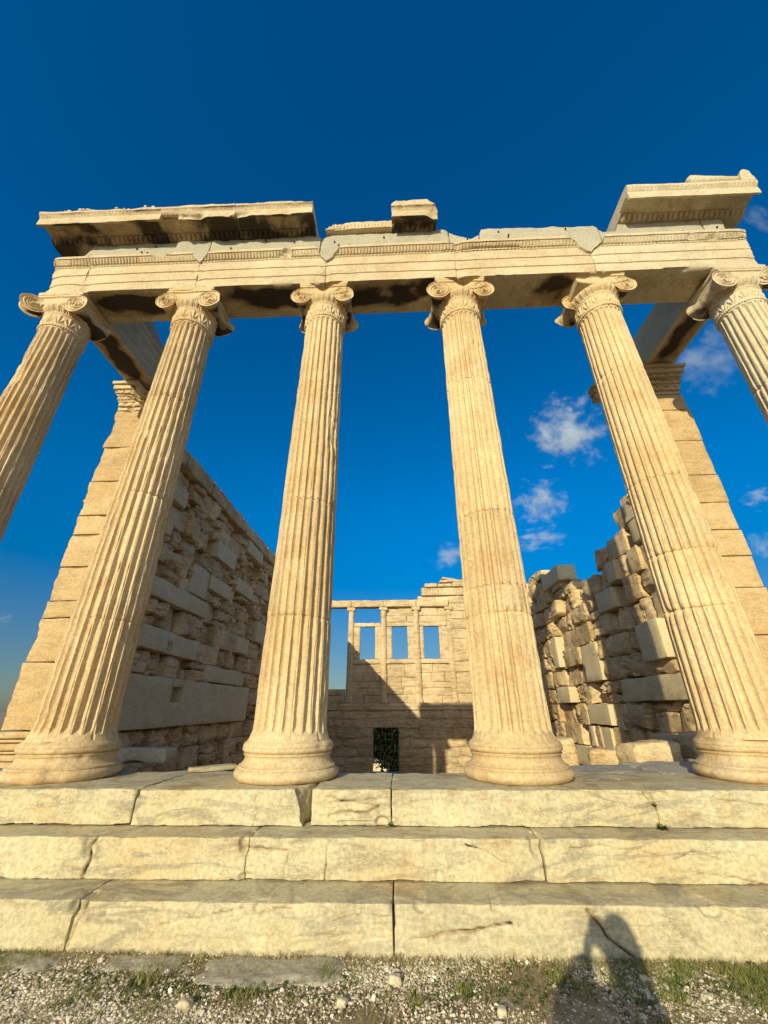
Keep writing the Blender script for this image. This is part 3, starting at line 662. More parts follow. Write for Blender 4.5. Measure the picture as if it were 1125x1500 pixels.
def anta_cap(par, sx, x0, x1, seed, tint, broken):
    mb = MB(); zz = [(5.975, 6.06, .0), (6.064, 6.16, .02), (6.164, 6.20, .035), (6.204, 6.28, .055), (6.284, 6.32, .08), (6.324, 6.40, .11), (6.404, 6.50, .16), (6.504, 6.583, .20)]
    for k, (a, b, ex) in enumerate(zz):
        def post(P, k=k, ex=ex):
            P = P.copy(); f = (P[:, 1] < AY+.02)
            if k in (1, 3, 5):
                e = ((P[:, 0]/(.075 if k != 1 else .16)) % 1.)-.5; P[:, 1] += f*(.02-.035*np.sqrt(np.clip(1-(e/.42)**2, 0, 1)))
            if broken:
                n = sstep(.1, .6, fbm(P*3+seed, seed, 3)+(P[:, 0]+5.3)*3.2); P[:, 1] += n*.16*f; P[:, 2] -= n*.02*k
            return P
        stone(mb, (sx*(x0+x1)/2, AY+.36, (a+b)/2), ((x1-x0)/2+ex*.7, .36+ex, (b-a)/2), .022 if k in (1, 3, 5) else .06, .010, .004, .015, seed+k, tint, post=post, maxn=64)
    return mb.build('pier_capital', M['marble'], par)
anta_cap(aL, -1, 5.02, 5.58, 131, .05, True)
anta_cap(aR, 1, 4.72, 5.54, 141, -.25, False)
mb = MB()
for (a, b, ex) in ((5.93, 6.07, 0.), (6.073, 6.18, .02), (6.183, 6.27, .04)):
    stone(mb, (4.30, 1.88, (a+b)/2), (.40+ex*.3, .08+ex, (b-a)/2), .06, .012, .005, .03, int(a*100), -.25)
tag(mb.build('moulded_block', M['marble'], None, loc=(4.30, 1.88, 5.93)), 'dark moulded stub of stone sticking out left of the right pier top', 'stone block')

# ------------------------------------------------------------------ side walls of the hall
def wall(sx, xin, lines, topfn, y0, y1, seed, patches, erode, thing_o, tintb, plain=None, cutp=.2, lens=(.42, 1.15), flatp=.26, far_res=.10):
    """coursed masonry: eroded stones in one part, the crisp dressed blocks as parts of their own"""
    mb = MB(); rng = random.Random(seed); K = 0
    for ci, (a, b) in enumerate(zip(lines[:-1], lines[1:])):
        y = y0 + rng.uniform(-.05, .1)
        while y < y1:
            L = rng.uniform(*lens) if rng.random() < .82 else rng.uniform(lens[1], lens[1]*1.5)
            ya, yb = y, min(y+L, y1); y = yb; ym = (ya+yb)/2
            ztop = topfn(ym)
            if a > ztop-.27: continue
            zb_ = min(b, max(a+.2, ztop)) if b > ztop else b
            if any(ya > p[0]-.08 and yb < p[1]+.08 and a > p[2]-.12 and b < p[3]+.12 for p in patches): continue
            if plain and ya > plain[0]-.02 and yb < plain[1]+.02 and a >= plain[2]-.02 and b <= plain[3]+.02: continue
            e = erode*rng.choice([.45, .7, 1., 1., 1.35])*(1.25 if (sx < 0 and a > 2.5) else 1.); flat = rng.random() < flatp
            th = .26; hz = (zb_-a)/2; hy = (yb-ya)/2
            near = ym < 12.5; res = .05 if near else .16
            if flat: r_, ro, ch_, stt = .02, .012*e, .06*e, .01
            else: r_, ro, ch_, stt = .022+.010*e, .030*e, .13*e, .040*e
            cuts = [a, zb_]
            if near and not flat and rng.random() < cutp: cuts = [a, a+(zb_-a)*rng.uniform(.3, .7), zb_]
            for za, zc in zip(cuts[:-1], cuts[1:]):
                K += 1; dx = rng.choice([rng.uniform(-.07, .04), rng.uniform(-.03, .10), rng.uniform(.05, .20)])*erode; sh = rng.uniform(-.06, .06)*(len(cuts) > 2)
                stone(mb, (sx*(xin+th+dx), ym+sh, (za+zc)/2), (th, hy+.012-abs(sh), (zc-za)/2+.010), res, r_, ro, ch_, seed*10+K, tintb+rng.uniform(-.4, .3), stain=max(0, rng.uniform(-.6, .28)), rz=rng.uniform(-.10, .10)*e, freq=4.2, strata=stt, tilt=rng.uniform(-.04, .04)*e, maxn=24, facets=0 if flat else rng.choice([3, 4, 5, 6]), front=-sx)
            # a split-off wedge or small stone packed in the joint, as the worn courses show
            if near and not flat and rng.random() < .22:
                K += 1; stone(mb, (sx*(xin+.10+rng.uniform(-.05, .08)), ya+rng.uniform(0, L), a+rng.uniform(.04, .2)), (.12, rng.uniform(.08, .2), rng.uniform(.05, .13)), .06, .04, .03*e, .05, seed*10+K, tintb+rng.uniform(-.3, .3), rz=rng.uniform(-.4, .4), maxn=8)
    # core behind the facing
    z0 = lines[0]; n = 60; ys = np.linspace(y0+.1, y1-.05, n); tz = np.array([topfn(q)-.22 for q in ys])
    for s0, s1 in zip(range(0, n-1), range(1, n)):
        zt = min(tz[s0], tz[s1]); 
        x0_, x1_ = sx*(xin+.30), sx*(xin+.62)
        V = [(x, y_, z_) for x in (x0_, x1_) for y_ in (ys[s0], ys[s1]) for z_ in (z0, zt)]
        mb.add(V, [[0, 1, 3, 2], [4, 6, 7, 5], [1, 5, 7, 3], [0, 2, 6, 4], [0, 4, 5, 1], [2, 3, 7, 6]], -.5)
    o = mb.build('masonry', M['rubble'], thing_o, sharp=30)
    for k, p in enumerate(patches):
        ya, yb, za, zb_, pr_ = p; d = MB()
        stone(d, (sx*(xin+.28-pr_), (ya+yb)/2, (za+zb_)/2), (.28, (yb-ya)/2-.006, (zb_-za)/2-.006), .14, .010, .004, .022, seed*7+k, rng.uniform(-.08, .14), maxn=24)
        d.build('dressed_block', M['dressed'], thing_o)
    return o
SL = [-2.7, -2.1, -1.5, -1.0, -.68, -.24, .20, .66, 1.16, 1.60, 2.06, 2.58, 3.02, 3.34, 3.76, 4.22, 4.72, 5.18, 5.66]
SP = [(3.15, 3.83, 4.74, 5.17, .02), (5.68, 7.0, 4.24, 4.71, .07), (5.66, 7.1, 3.36, 3.76, .04), (7.39, 8.86, 3.78, 4.22, .03), (2.6, 5.8, 2.60, 3.01, .05), (4.75, 5.60, 3.04, 3.76, .02),
      (7.9, 9.35, 5.20, 5.64, .02), (4.30, 5.72, 1.60, 2.05, .02), (6.35, 9.12, 1.18, 1.58, .01), (2.9, 4.28, 1.62, 2.05, .05), (2.6, 3.8, 1.18, 1.40, .01), (9.6, 10.8, 2.6, 3.3, .05), (8.0, 9.0, 2.08, 2.56, .06)]
sw = thing('south_wall', (-5.2, 2.3, -2.7), 'long shaded wall of rough and smooth blocks behind the left columns', 'wall')
wall(-1, 4.92, SL, lambda y: 5.70, 2.45, 21.4, 7, SP, 1.15, sw, .05, cutp=.28, lens=(.38, 1.0), flatp=.18, plain=(2.2, 9.75, .20, 1.16))
mb = MB(); rng = random.Random(3); y = 2.3
while y < 21.4:
    L = rng.uniform(1.0, 1.7); stone(mb, (-5.20, y+L/2, 5.88), (.31, L/2-.006, .20+rng.uniform(-.02, .02)), .09, .03, .014, .06, int(y*10), rng.uniform(-.2, .15), strata=.02, maxn=18); y += L
for k in range(14):
    yy = rng.uniform(3.5, 13); stone(mb, (-5.05+rng.uniform(-.1, .05), yy, 6.10), (.10, rng.uniform(.08, .2), rng.uniform(.02, .05)), .06, .02, .015, .03, 60+k, .1)
mb.build('coping', M['rubble'], sw)
mb = MB()                                       # the plain smooth course with its square beam slot
def sb(ya, yb, za, zb_, k, x=4.90): stone(mb, (-(x+.28), (ya+yb)/2, (za+zb_)/2), (.28, (yb-ya)/2-.002, (zb_-za)/2-.002), .16, .008, .003, .012, 300+k, .02, maxn=24)
sb(2.3, 4.9, .22, 1.16, 1); sb(5.38, 9.72, .22, 1.16, 2); sb(4.9, 5.38, .22, .69, 3); sb(4.9, 5.38, .99, 1.16, 4); sb(4.9, 5.38, .69, .99, 5, 5.10)
mb.build('smooth_course', M['dressed'], sw)
def ntop(y):
    return float(np.interp(y, [2, 3.75, 3.9, 4.4, 4.8, 5.3, 5.6, 6.6, 7.3, 7.5, 7.7, 9.1, 9.6, 10, 22], [5.35, 5.2, 4.85, 4.75, 4.15, 3.95, 3.70, 3.68, 3.58, 3.6, 4.5, 4.5, 4.9, 4.95, 5.0]))
NL = [-2.7, -2.0, -1.4, -.86, -.36, .14, .64, 1.12, 1.60, 2.06, 2.56, 3.06, 3.58, 4.08, 4.58, 5.08, 5.5]
NP = [(8.85, 9.3, 1.64, 2.54, .05), (6.28, 7.24, 1.14, 2.04, .03), (8.5, 9.5, .66, 1.11, .06), (6.30, 7.45, .16, .63, .06), (3.35, 4.15, 1.34, 2.05, .17), (3.2, 5.55, .66, 1.11, .02), (3.45, 4.38, -.34, .13, .14),
      (7.92, 8.84, -.85, -.38, .05), (6.55, 7.6, -.86, -.37, .10), (3.35, 3.70, 4.10, 4.68, .0), (3.2, 3.60, 3.60, 4.06, .02), (4.41, 4.81, 3.08, 3.56, .10), (4.84, 5.71, 2.58, 3.05, .05), (7.6, 9.1, 4.02, 4.50, .06), (6.5, 7.0, -.34, .13, .03), (7.4, 7.7, -.34, .13, .03)]
nw = thing('north_wall', (5.2, 2.3, -2.7), 'ruined wall of jagged stones with a stepped broken top behind the right columns', 'wall')
wall(1, 4.92, NL, ntop, 2.45, 21.4, 13, NP, 1.05, nw, .05, cutp=.14, lens=(.34, .85), flatp=.16)

# ------------------------------------------------------------------ far (west) wall
ww = thing('west_wall', (0, 21.8, -2.7), 'far sunlit wall with engaged columns, three windows and a low doorway', 'wall'); YW = 21.5
mb = MB(); rng = random.Random(8); K = 0
def course_wall(mb, x0, x1, zlines, y, th, skip=None, rough=.02, tint=0., seed=500, ln=(.7, 1.6)):
    global K
    for a, b in zip(zlines[:-1], zlines[1:]):
        x = x0
        while x < x1-.01:
            L = rng.uniform(*ln); xb = min(x+L, x1)
            if x1-xb < .25: xb = x1
            xa = x; x = xb
            segs = [(xa, xb)]
            if skip:
                for (sx0, sx1, sz0, sz1) in skip:
                    if b > sz0+.01 and a < sz1-.01:
                        ns = []
                        for (p, q) in segs:
                            if q <= sx0 or p >= sx1: ns.append((p, q))
                            else:
                                if p < sx0: ns.append((p, sx0))
                                if q > sx1: ns.append((sx1, q))
                        segs = ns
            for (p, q) in segs:
                if q-p < .04: continue
                K += 1; stone(mb, ((p+q)/2, y+th/2+rng.uniform(-.03, .03), (a+b)/2), ((q-p)/2-.003, th/2, (b-a)/2-.003), .14, .025, rough, rough*2.5, seed+K, tint+rng.uniform(-.3, .25), freq=2., strata=rough*1.2, maxn=14)
                V = [(vx, vy, vz) for vx in (p, q) for vy in (y+.07, y+th-.06) for vz in (a, b)]
                mb.add(V, [[0, 1, 3, 2], [4, 6, 7, 5], [1, 5, 7, 3], [0, 2, 6, 4], [0, 4, 5, 1], [2, 3, 7, 6]], -.4)
DOOR = (-1.61, -.15, -2.7, -.47)
course_wall(mb, -5.4, 5.4, [-2.7, -2.3, -1.9, -1.45, -1.0, -.47, 0., .43], YW, .55, [DOOR], .035, -.12)
stone(mb, (-.88, YW+.27, -.25), (1.1, .29, .215), .1, .02, .01, .03, 777, -.05)
mb.build('lower_wall', M['west'], ww)
mb = MB(); course_wall(mb, -5.4, 5.4, [.43, .60, .79], YW-.10, .55, None, .012, .05, 600, (1.2, 2.2)); 
course_wall(mb, -5.4, -3.3, [.79, 1.20, 1.55], YW+.05, .4, None, .02, -.1, 640)
mb.build('ledge', M['west'], ww)
for k, xc in enumerate((-3.045, -.985, 1.095, 3.19)):
    e = MB(); zt = 6.38
    pr = densify([(.79, .27), (.85, .28), (.90, .25), (.96, .25), (1.02, .21), (3.5, .20), (5.9, .175), (5.95, .19), (6.0, .18), (6.15, .20)], .25)
    def hf(T, Z): return -.012*(.5+.5*np.cos(T*20))*((Z > 1.05) & (Z < 5.9))
    lathe(e, pr, 80, xc, YW+.16, 700+k, .008, .03, hf, .1)
    stone(e, (xc, YW+.16, 6.265), (.28, .24, .112), .06, .05, .015, .03, 720+k, .05)
    e.build('engaged_column', M['west'], ww)
for (a, b) in ((-2.85, -1.18), (-.79, .92), (1.27, 2.99)):
    scr = MB()
    course_wall(scr, a-.1, b+.1, [.79, 1.25, 1.7, 2.2, 2.96] if a > -2 and a < 0 else [.79, 1.2, 1.6, 1.95, 2.45, 2.96], YW+.18, .28, None, .012, .0, 800, (.6, 1.3))
    i = [-2.85, -.79, 1.27].index(a); wx = [(-2.46, -1.52), (-.46, .51), (1.52, 2.49)][i]
    scr.build('screen_wall', M['west'], ww); scr = MB()
    if i > 0: course_wall(scr, a-.14, b+.14, [5.18, 5.42, 5.85, 6.38], YW+.18, .28, None, .02, .0, 860, (.8, 1.8))
    if scr.n: scr.build('upper_panel', M['west'], ww)
for i, ((a, b), wx) in enumerate(zip(((-2.85, -1.18), (-.79, .92), (1.27, 2.99)), ((-2.46, -1.52), (-.46, .51), (1.52, 2.49)))):
    f = MB()
    for (x0, x1, z0, z1, pr_) in ((a-.08, b+.08, 2.964, 3.226, .10), (a-.06, wx[0], 3.23, 5.18, .02), (wx[1], b+.08, 3.23, 5.18, .02), (a+.0, b-.0, 5.185, 5.41, .06)):
        stone(f, ((x0+x1)/2, YW+.32-pr_/2, (z0+z1)/2), ((x1-x0)/2, .14+pr_/2, (z1-z0)/2), .12, .015, .008, .03, 900+i*5+int(z0*3), .12)
    for s, xw in ((-1, wx[0]), (1, wx[1])):
        stone(f, (xw-s*-.07 if False else xw+s*.10, YW+.19, 4.2), (.045, .06, .97), .12, .015, .006, .02, 940+i*2+s, .2)
    f.build('window_frame', M['west'], ww)
bm_ = MB(); x = -5.4
for (xa, xb) in ((-5.4, -3.05), (-3.05, -.98), (-.98, 1.12), (1.12, 3.2)):
    stone(bm_, ((xa+xb)/2, YW+.22, 6.605), ((xb-xa)/2-.004, .30, .222), .10, .03, .012, .04, int(1000+xa*10), rng.uniform(-.05, .2))
bm_.build('top_beam', M['west'], ww)
mb = MB(); course_wall(mb, 3.22, 5.4, [.79, 1.3, 1.85, 2.45, 3.05, 3.7, 4.4, 5.0, 5.6, 6.1, 6.6, 7.08], YW+.05, .5, None, .016, .02, 1100, (.7, 1.5))
course_wall(mb, 1.25, 3.4, [6.83, 7.08], YW+.1, .45, None, .016, .1, 1140); mb.build('corner_pier', M['west'], ww)
mb = MB(); stone(mb, (3.4, YW+.25, 7.34), (1.9, .32, .25), .05, .02, .006, .02, 1160, -.05, maxn=60, post=lambda P: np.stack([P[:, 0], P[:, 1]+.03*(np.cos(P[:, 0]*60) > 0)*(P[:, 1] < YW), P[:, 2]], -1))
mb.build('carved_frieze', M['west'], ww)
mb = MB()
for (xa, xb, za, zb_) in ((1.7, 2.55, 7.60, 7.86), (2.56, 3.5, 7.60, 7.84), (3.5, 5.4, 7.60, 7.9), (2.7, 4.2, 7.90, 8.06), (4.2, 5.3, 7.92, 8.08)):
    stone(mb, ((xa+xb)/2, YW+.2, (za+zb_)/2), ((xb-xa)/2-.005, .42, (zb_-za)/2), .1, .04, .02, .05, int(1200+xa*10), rng.uniform(-.1, .2))
stone(mb, (3.6, YW+.2, 8.12), (.7, .3, .06), .1, .03, .02, .04, 1290, .2, tilt=-.18); mb.build('gable_block', M['west'], ww)

# ------------------------------------------------------------------ steps
def polydist(x, z, pts):
    d = np.full(len(x), 9.)
    for (ax, az), (bx, bz) in zip(pts[:-1], pts[1:]):
        L2 = (bx-ax)**2+(bz-az)**2; t = np.clip(((x-ax)*(bx-ax)+(z-az)*(bz-az))/L2, 0, 1); d = np.minimum(d, np.hypot(x-ax-t*(bx-ax), z-az-t*(bz-az)))
    return d
def step(label, yf, yb, zt, h, xs, seed, tint, chips=(), cracks=(), brk=None):
    t = thing('step', (0, (yf+yb)/2, zt-h), label, 'step', 'marble steps below the columns')
    rng = random.Random(seed)
    for k, (a, b) in enumerate(zip(xs[:-1], xs[1:])):
        mb = MB(); dz = rng.uniform(-.003, .003); vis = b > -3.4 and a < 3.0
        def post(P):
            P = P.copy(); fr = (P[:, 1] < yf+.05)
            for (cx_, cz, rx, rz_, dep) in chips:
                n = fbm(P*np.array([7, 7, 7.])+seed, seed, 4)
                d = np.sqrt(((P[:, 0]-cx_)/rx)**2 + ((P[:, 2]-cz)/rz_)**2 + ((P[:, 1]-yf)/.22)**2) + .22*n; q = sstep(1.0, .6, d)*dep*(1+.5*n); P[:, 1] += q; P[:, 2] -= q*.25*(P[:, 2] > zt-.05)
            if brk is not None:
                w = sstep(brk-.30, brk, P[:, 0])*(P[:, 0] < brk-.0004)*sstep(yf+.42, yf+.02, P[:, 1]); n = fbm(P*np.array([5., 5., 7.])+2, 61, 4)
                P[:, 0] -= w*(.07+.04*n+.07*np.clip((P[:, 2]-zt)/h+.9, 0, 1)); P[:, 1] += w*.02*n
            # worn, slightly rounded front lip and wavy face
            P[:, 1] += .0025*fbm(P*np.array([1.2, 1, 5])+seed, seed+3, 4)*(P[:, 1] < yf+.06)
            if vis and fr.any():
                w = .012*np.stack([fbm(P[fr]*9, 5, 3), fbm(P[fr]*9, 8, 3)], -1)
                for (cw, cd, pts) in cracks:
                    d = polydist(P[fr][:, 0]+w[:, 0], P[fr][:, 2]+w[:, 1], pts); q = np.zeros(len(P)); q[fr] = cd*np.exp(-(d/cw)**2); P[:, 1] += q
                # flaked patches where a thin skin of stone has come away
                n = fbm(P[fr]*np.array([1.6, 1, 6.])+seed*.7, seed+21, 5); q = np.zeros(len(P)); q[fr] = .006*sstep(.40, .46, n); P[:, 1] += q
            return P
        def stf(P, N):
            st = .30*sstep(.30, .62, fbm(P*np.array([2.2, 6, 7.])+seed, seed+41, 5)) + .14*sstep(.5, .9, N[:, 2])*sstep(.0, .5, fbm(P*np.array([1.1, 4, 1.]), seed+43, 4))
            if vis: wob = .012*np.stack([fbm(P*9, 5, 3), fbm(P*9, 8, 3)], -1)
            for (cw, cd, pts) in cracks:
                st = st + .62*np.exp(-(polydist(P[:, 0]+wob[:, 0], P[:, 2]+wob[:, 1], pts)/max(cw, .0062))**2)*np.clip(.72+.8*fbm(P*5, 13, 3), 0, 1)*(P[:, 1] < yf+.06)
                if cw > .006: st = st + .34*np.exp(-(polydist(P[:, 0], P[:, 2], pts)/.03)**2)*np.clip(.6+.8*fbm(P*12, 3, 3), 0, 1)
            return st
        g = .0016
        if not vis: stone(mb, ((a+b)/2, (yf+yb)/2, zt-h/2+dz), ((b-a)/2-.0022, (yb-yf)/2, h/2-.0015), .06, .014, .0035, .018, seed+k*3, tint, post=post, maxn=50)
        else: stone(mb, ((a+b)/2, (yf+yb)/2, zt-h/2+dz), ((b-a)/2-g, (yb-yf)/2, h/2-.0012), .0082, .007, .0018, .012, seed+k*3, tint+rng.uniform(-.10, .08), stain=stf, freq=5.5, post=post, maxn=480)
        mb.build('step_block', M['step'], t, sharp=60)
    return t
def T0(*p): return [(-3.137+.005185*x, -(y-1156)*.0043) for x, y in p]
def T1(*p): return [(-2.79+.004605*x, -.239-(y-1226)*.00372) for x, y in p]
def T2(*p): return [((x-573)*.00392, -.479-(y-1322)*.0029) for x, y in p]
step('top marble step carrying the columns, with a broken gap right of the left middle column', -.582, .30, 0., .237, [-7.0, -5.2, -3.55, -2.10, -.70, -.08, 1.915, 3.4, 5.2, 6.4], 151, .0,
     [(-.15, -.21, .06, .05, .03), (1.95, -.03, .10, .05, .03), (-2.05, -.02, .08, .06, .03), (-.35, -.215, .2, .02, .02)],
     [(.008, .016, T0((498, 1198), (530, 1188), (556, 1190), (572, 1180))), (.006, .012, T0((492, 1168), (520, 1174), (572, 1170))), (.005, .010, T0((495, 1180), (520, 1172), (572, 1182))), (.007, .02, T0((962, 1160), (972, 1180), (978, 1205))), (.004, .008, T0((385, 1165), (388, 1190), (385, 1210))),
      (.005, .01, T0((640, 1205), (655, 1185), (650, 1165))), (.005, .008, T0((985, 1172), (1040, 1168), (1125, 1176)))], brk=-.70)
step('middle marble step with a dark upright crack near its left and straight cut patches', -.850, -.40, -.239, .238, [-7.3, -5.5, -3.9, -1.08, .955, 2.9, 4.8, 6.7], 161, .0,
     [(.93, -.27, .07, .10, .035), (-1.09, -.27, .06, .07, .04), (-1.07, -.46, .05, .03, .03), (-2.2, -.28, .05, .1, .02)],
     [(.0035, .012, T1((434, 1246), (432, 1291))), (.0040, .016, T1((495, 1238), (493, 1291))), (.010, .02, T1((135, 1226), (126, 1245), (133, 1262), (128, 1289))), (.006, .012, T1((360, 1246), (395, 1241), (432, 1246))), (.005, .012, T1((1000, 1254), (1030, 1243), (1048, 1250), (1066, 1255))), (.005, .01, T1((1030, 1276), (1080, 1280), (1122, 1292))),
      (.004, .008, T1((700, 1235), (730, 1245), (760, 1262))), (.004, .008, T1((230, 1240), (250, 1246), (262, 1258))), (.005, .01, T1((845, 1240), (900, 1236), (980, 1248)))])
step('lowest marble step, tallest face, with the photographer shadow on it', -1.165, -.70, -.479, .30, [-7.6, -5.4, -3.8, -2.0, -.059, 3.9, 5.8, 7.0], 171, .02,
     [(-1.98, -.50, .07, .07, .03), (1.8, -.49, .08, .05, .04), (.1, -.49, .05, .04, .02), (-.85, -.51, .07, .04, .02), (.55, -.49, .04, .03, .02)],
     [(.007, .016, T2((80, 1322), (72, 1360), (66, 1400))), (.007, .016, T2((587, 1376), (620, 1372), (655, 1364), (735, 1350))), (.006, .014, T2((965, 1335), (978, 1358), (1003, 1390))), (.005, .012, T2((1040, 1325), (1090, 1350), (1110, 1395))),
      (.007, .014, T2((848, 1330), (872, 1372), (907, 1402))), (.005, .012, T2((355, 1340), (372, 1334), (402, 1331))), (.004, .008, T2((470, 1350), (520, 1338), (560, 1345))), (.004, .008, T2((200, 1360), (260, 1345), (330, 1330)))])
# pavement behind the columns
mb = MB(); rng = random.Random(12)
def slab(x0, x1, y0, y1, zt, h, label, seed, tint=0., rz=0., chip=.04, mat='floor'):
    mb = MB(); stone(mb, ((x0+x1)/2, (y0+y1)/2, zt-h/2), ((x1-x0)/2, (y1-y0)/2, h/2), .06, .02, .006, chip, seed, tint, rz=rz, freq=3., maxn=40)
    return tag(mb.build('paving_slab', M[mat], None, loc=((x0+x1)/2, (y0+y1)/2, zt-h)), label, 'stone slab')
slab(1.45, 2.55, .31, 1.02, -.012, .4, 'flat floor slab behind the right middle column base', 201, .05)
slab(2.56, 4.70, .31, 1.35, -.008, .4, 'large worn floor slab in front of the ruined right wall', 202, .1)
slab(-3.05, -1.62, .31, .56, -.006, .4, 'narrow floor slab between the second and third column bases from left', 203, .05)
slab(-4.6, -3.06, .31, .85, -.010, .4, 'floor slab behind the base of the second column from left', 204, -.1)
mb = MB(); stone(mb, (-1.95, .50, .017), (.24, .08, .022), .04, .012, .006, .03, 211, .15, rz=.5); tag(mb.build('stone_chip', M['step'], None, loc=(-1.95, .5, -.005)), 'thin pale flat stone chip lying on the floor left of the left middle column', 'stone chip')
mb = MB()
def bpost(P):
    P = P.copy(); low = sstep(.17, .04, P[:, 2]); P[:, 2] += low*.07*np.clip(fbm(P*6, 4, 3)+.3, 0, 1)*(P[:, 0]+3.3)*1.6; return P
stone(mb, (-2.93, .93, .095), (.30, .13, .075), .035, .02, .006, .03, 212, .25, post=bpost, rz=-.06); stone(mb, (-3.05, .95, .0), (.14, .1, .03), .05, .02, .01, .02, 213, 0)
tag(mb.build('marble_fragment', M['newmarble'], None, loc=(-2.93, .93, -.03)), 'white sunlit marble fragment with a jagged underside behind the second column from left', 'marble fragment')
for k, (x, y, z, hx, hy, hz, lab) in enumerate([(3.15, 1.75, .02, .32, .25, .14, 'low broken stone lying against the foot of the right wall'), (3.72, 1.55, .04, .11, .12, .09, 'small pale stone beside the column base at the right'), (3.95, 1.95, .10, .22, .2, .16, 'squarish shaded stone behind the right column base'),
      (2.30, 2.35, -.06, .15, .2, .24, 'rounded upright stone standing left of the low broken stone by the right wall'), (1.98, 2.6, -.05, .14, .2, .26, 'tilted flat faced stone at the foot of the right wall'), (2.75, 2.1, -.05, .2, .2, .12, 'dark stone wedged below the shaded right wall')]):
    mb = MB(); stone(mb, (x, y, z), (hx, hy, hz), .05, .05, .02, .06, 220+k, rng.uniform(-.1, .2), rz=rng.uniform(-.4, .4), tilt=rng.uniform(-.1, .1)); tag(mb.build('rubble_stone', M['rubble'], None, loc=(x, y, z-hz)), lab, 'stone', 'loose stones by the right wall')

# ------------------------------------------------------------------ terrain
gx = np.unique(np.concatenate([np.linspace(-9, 9, 61), [-3000, -900, -300, -120, -60, -30, -18, 18, 30, 60, 120, 300, 900, 3000]]))
gy = np.unique(np.concatenate([np.linspace(-8, 3, 90), np.linspace(3, 40, 60), [-3000, -900, -300, -90, -40, -20, 60, 100, 200, 500, 1200, 3000]]))
X, Y = np.meshgrid(gx, gy, indexing='ij')
inside = sstep(.25, .6, Y)*(1-sstep(5.6, 7.5, np.abs(X))*(X < 0))
Z = -.715 + inside*(-.5 - 1.55*sstep(1.5, 5., Y)) - 5.8*sstep(23, 29, Y) 
Z = Z - 14*sstep(250, 1500, np.hypot(X, Y))
P = np.stack([X, Y, Z], -1).reshape(-1, 3); near = np.hypot(P[:, 0], P[:, 1]) < 50
P[:, 2] += near*(.012*fbm(P*1.7, 3, 4)); P[:, 2] -= .10*((P[:, 1] > -1.05) & (P[:, 1] < .3) & (np.abs(P[:, 0]) < 7))
mb = MB(); mb.add(P, gridf(len(gx), len(gy))); tag(mb.build('ground', M['ground'], None, sharp=None), kind='structure')
def gz(x, y): return -.712
# ground cover: gravel and grass
npr = np.random.RandomState(5)
ico = np.array([(0, 0, 1), (.894, 0, .447), (.276, .851, .447), (-.724, .526, .447), (-.724, -.526, .447), (.276, -.851, .447), (.724, .526, -.447), (-.276, .851, -.447), (-.894, 0, -.447), (-.276, -.851, -.447), (.724, -.526, -.447), (0, 0, -1)])
icf = np.array([(0, 1, 2), (0, 2, 3), (0, 3, 4), (0, 4, 5), (0, 5, 1), (1, 6, 2), (2, 7, 3), (3, 8, 4), (4, 9, 5), (5, 10, 1), (6, 7, 2), (7, 8, 3), (8, 9, 4), (9, 10, 5), (10, 6, 1), (11, 7, 6), (11, 8, 7), (11, 9, 8), (11, 10, 9), (11, 6, 10)])
def scatter_pebbles(n, x0, x1, y0, y1, smin, smax, mask=True):
    x = npr.uniform(x0, x1, n); y = npr.uniform(y0, y1, n)
    if mask:
        d = fbm(np.stack([x*1.6, y*2.2, 0*x], -1), 55, 3); k = d + npr.uniform(-.5, .5, n) > -.16; x = x[k]; y = y[k]; n = len(x)
    s = smin*(smax/smin)**(npr.rand(n)**2.2); sh = npr.uniform(.55, 1.35, (n, 1, 3))*np.array([1, 1, .62])
    V = ico[None]*sh*s[:, None, None]*(1+npr.uniform(-.18, .18, (n, 12, 1))); a = npr.uniform(0, 6.28, n); ca, sa = np.cos(a)[:, None], np.sin(a)[:, None]
    V = np.stack([V[:, :, 0]*ca - V[:, :, 1]*sa + x[:, None], V[:, :, 0]*sa + V[:, :, 1]*ca + y[:, None], V[:, :, 2] - .712 + s[:, None]*.25], -1)
    F = (icf[None] + 12*np.arange(n)[:, None, None]).reshape(-1, 3); return V.reshape(-1, 3), F, np.repeat(npr.uniform(-1, 1, n), 12)
mb = MB()
for a in ((160, -2.6, 2.6, -2.1, -1.2, .008, .017), (70000, -2.6, 2.6, -2.1, -1.15, .0028, .010), (9000, -4.5, 4.5, -6.5, -1.15, .006, .024)):
    V, F, T = scatter_pebbles(*a); mb.add(V, F, T)
tag(mb.build('gravel', M['pebble'], None, sharp=30), 'pale gravel scattered over the dry soil before the steps', 'gravel', kind='stuff')
def blades(n, cx, cy, rad, hmin, hmax, w, seed, lean=.5, z=-.715, dirx=0.):
    r_ = np.random.RandomState(seed); a = r_.uniform(0, 6.28, n); d = rad*np.sqrt(r_.rand(n)); bx = cx + d*np.cos(a); by = cy + d*np.sin(a)
    h = r_.uniform(hmin, hmax, n); la = r_.uniform(0, 6.28, n); ln = lean*h*r_.uniform(.1, 1, n); ww_ = w*r_.uniform(.6, 1.3, n); pa = r_.uniform(0, 6.28, n)
    V = []
    for t, wf in ((0, 1), (.4, .85), (.75, .55), (1, .05)):
        px = bx + np.cos(la)*ln*t**1.7 + dirx*h*t**1.5; py = by + np.sin(la)*ln*t**1.7; pz = z + h*t*(1-.12*t)
        for s in (-1, 1): V.append(np.stack([px+s*ww_*wf*np.cos(pa), py+s*ww_*wf*np.sin(pa), pz], -1))
    V = np.stack(V, 1); F = np.array([[0, 1, 3, 2], [2, 3, 5, 4], [4, 5, 7, 6]]); F = (F[None]+8*np.arange(n)[:, None, None]).reshape(-1, 4)
    return V.reshape(-1, 3), F, np.repeat(r_.uniform(-.6, 1, n), 8)
mb = MB(); r_ = np.random.RandomState(77)
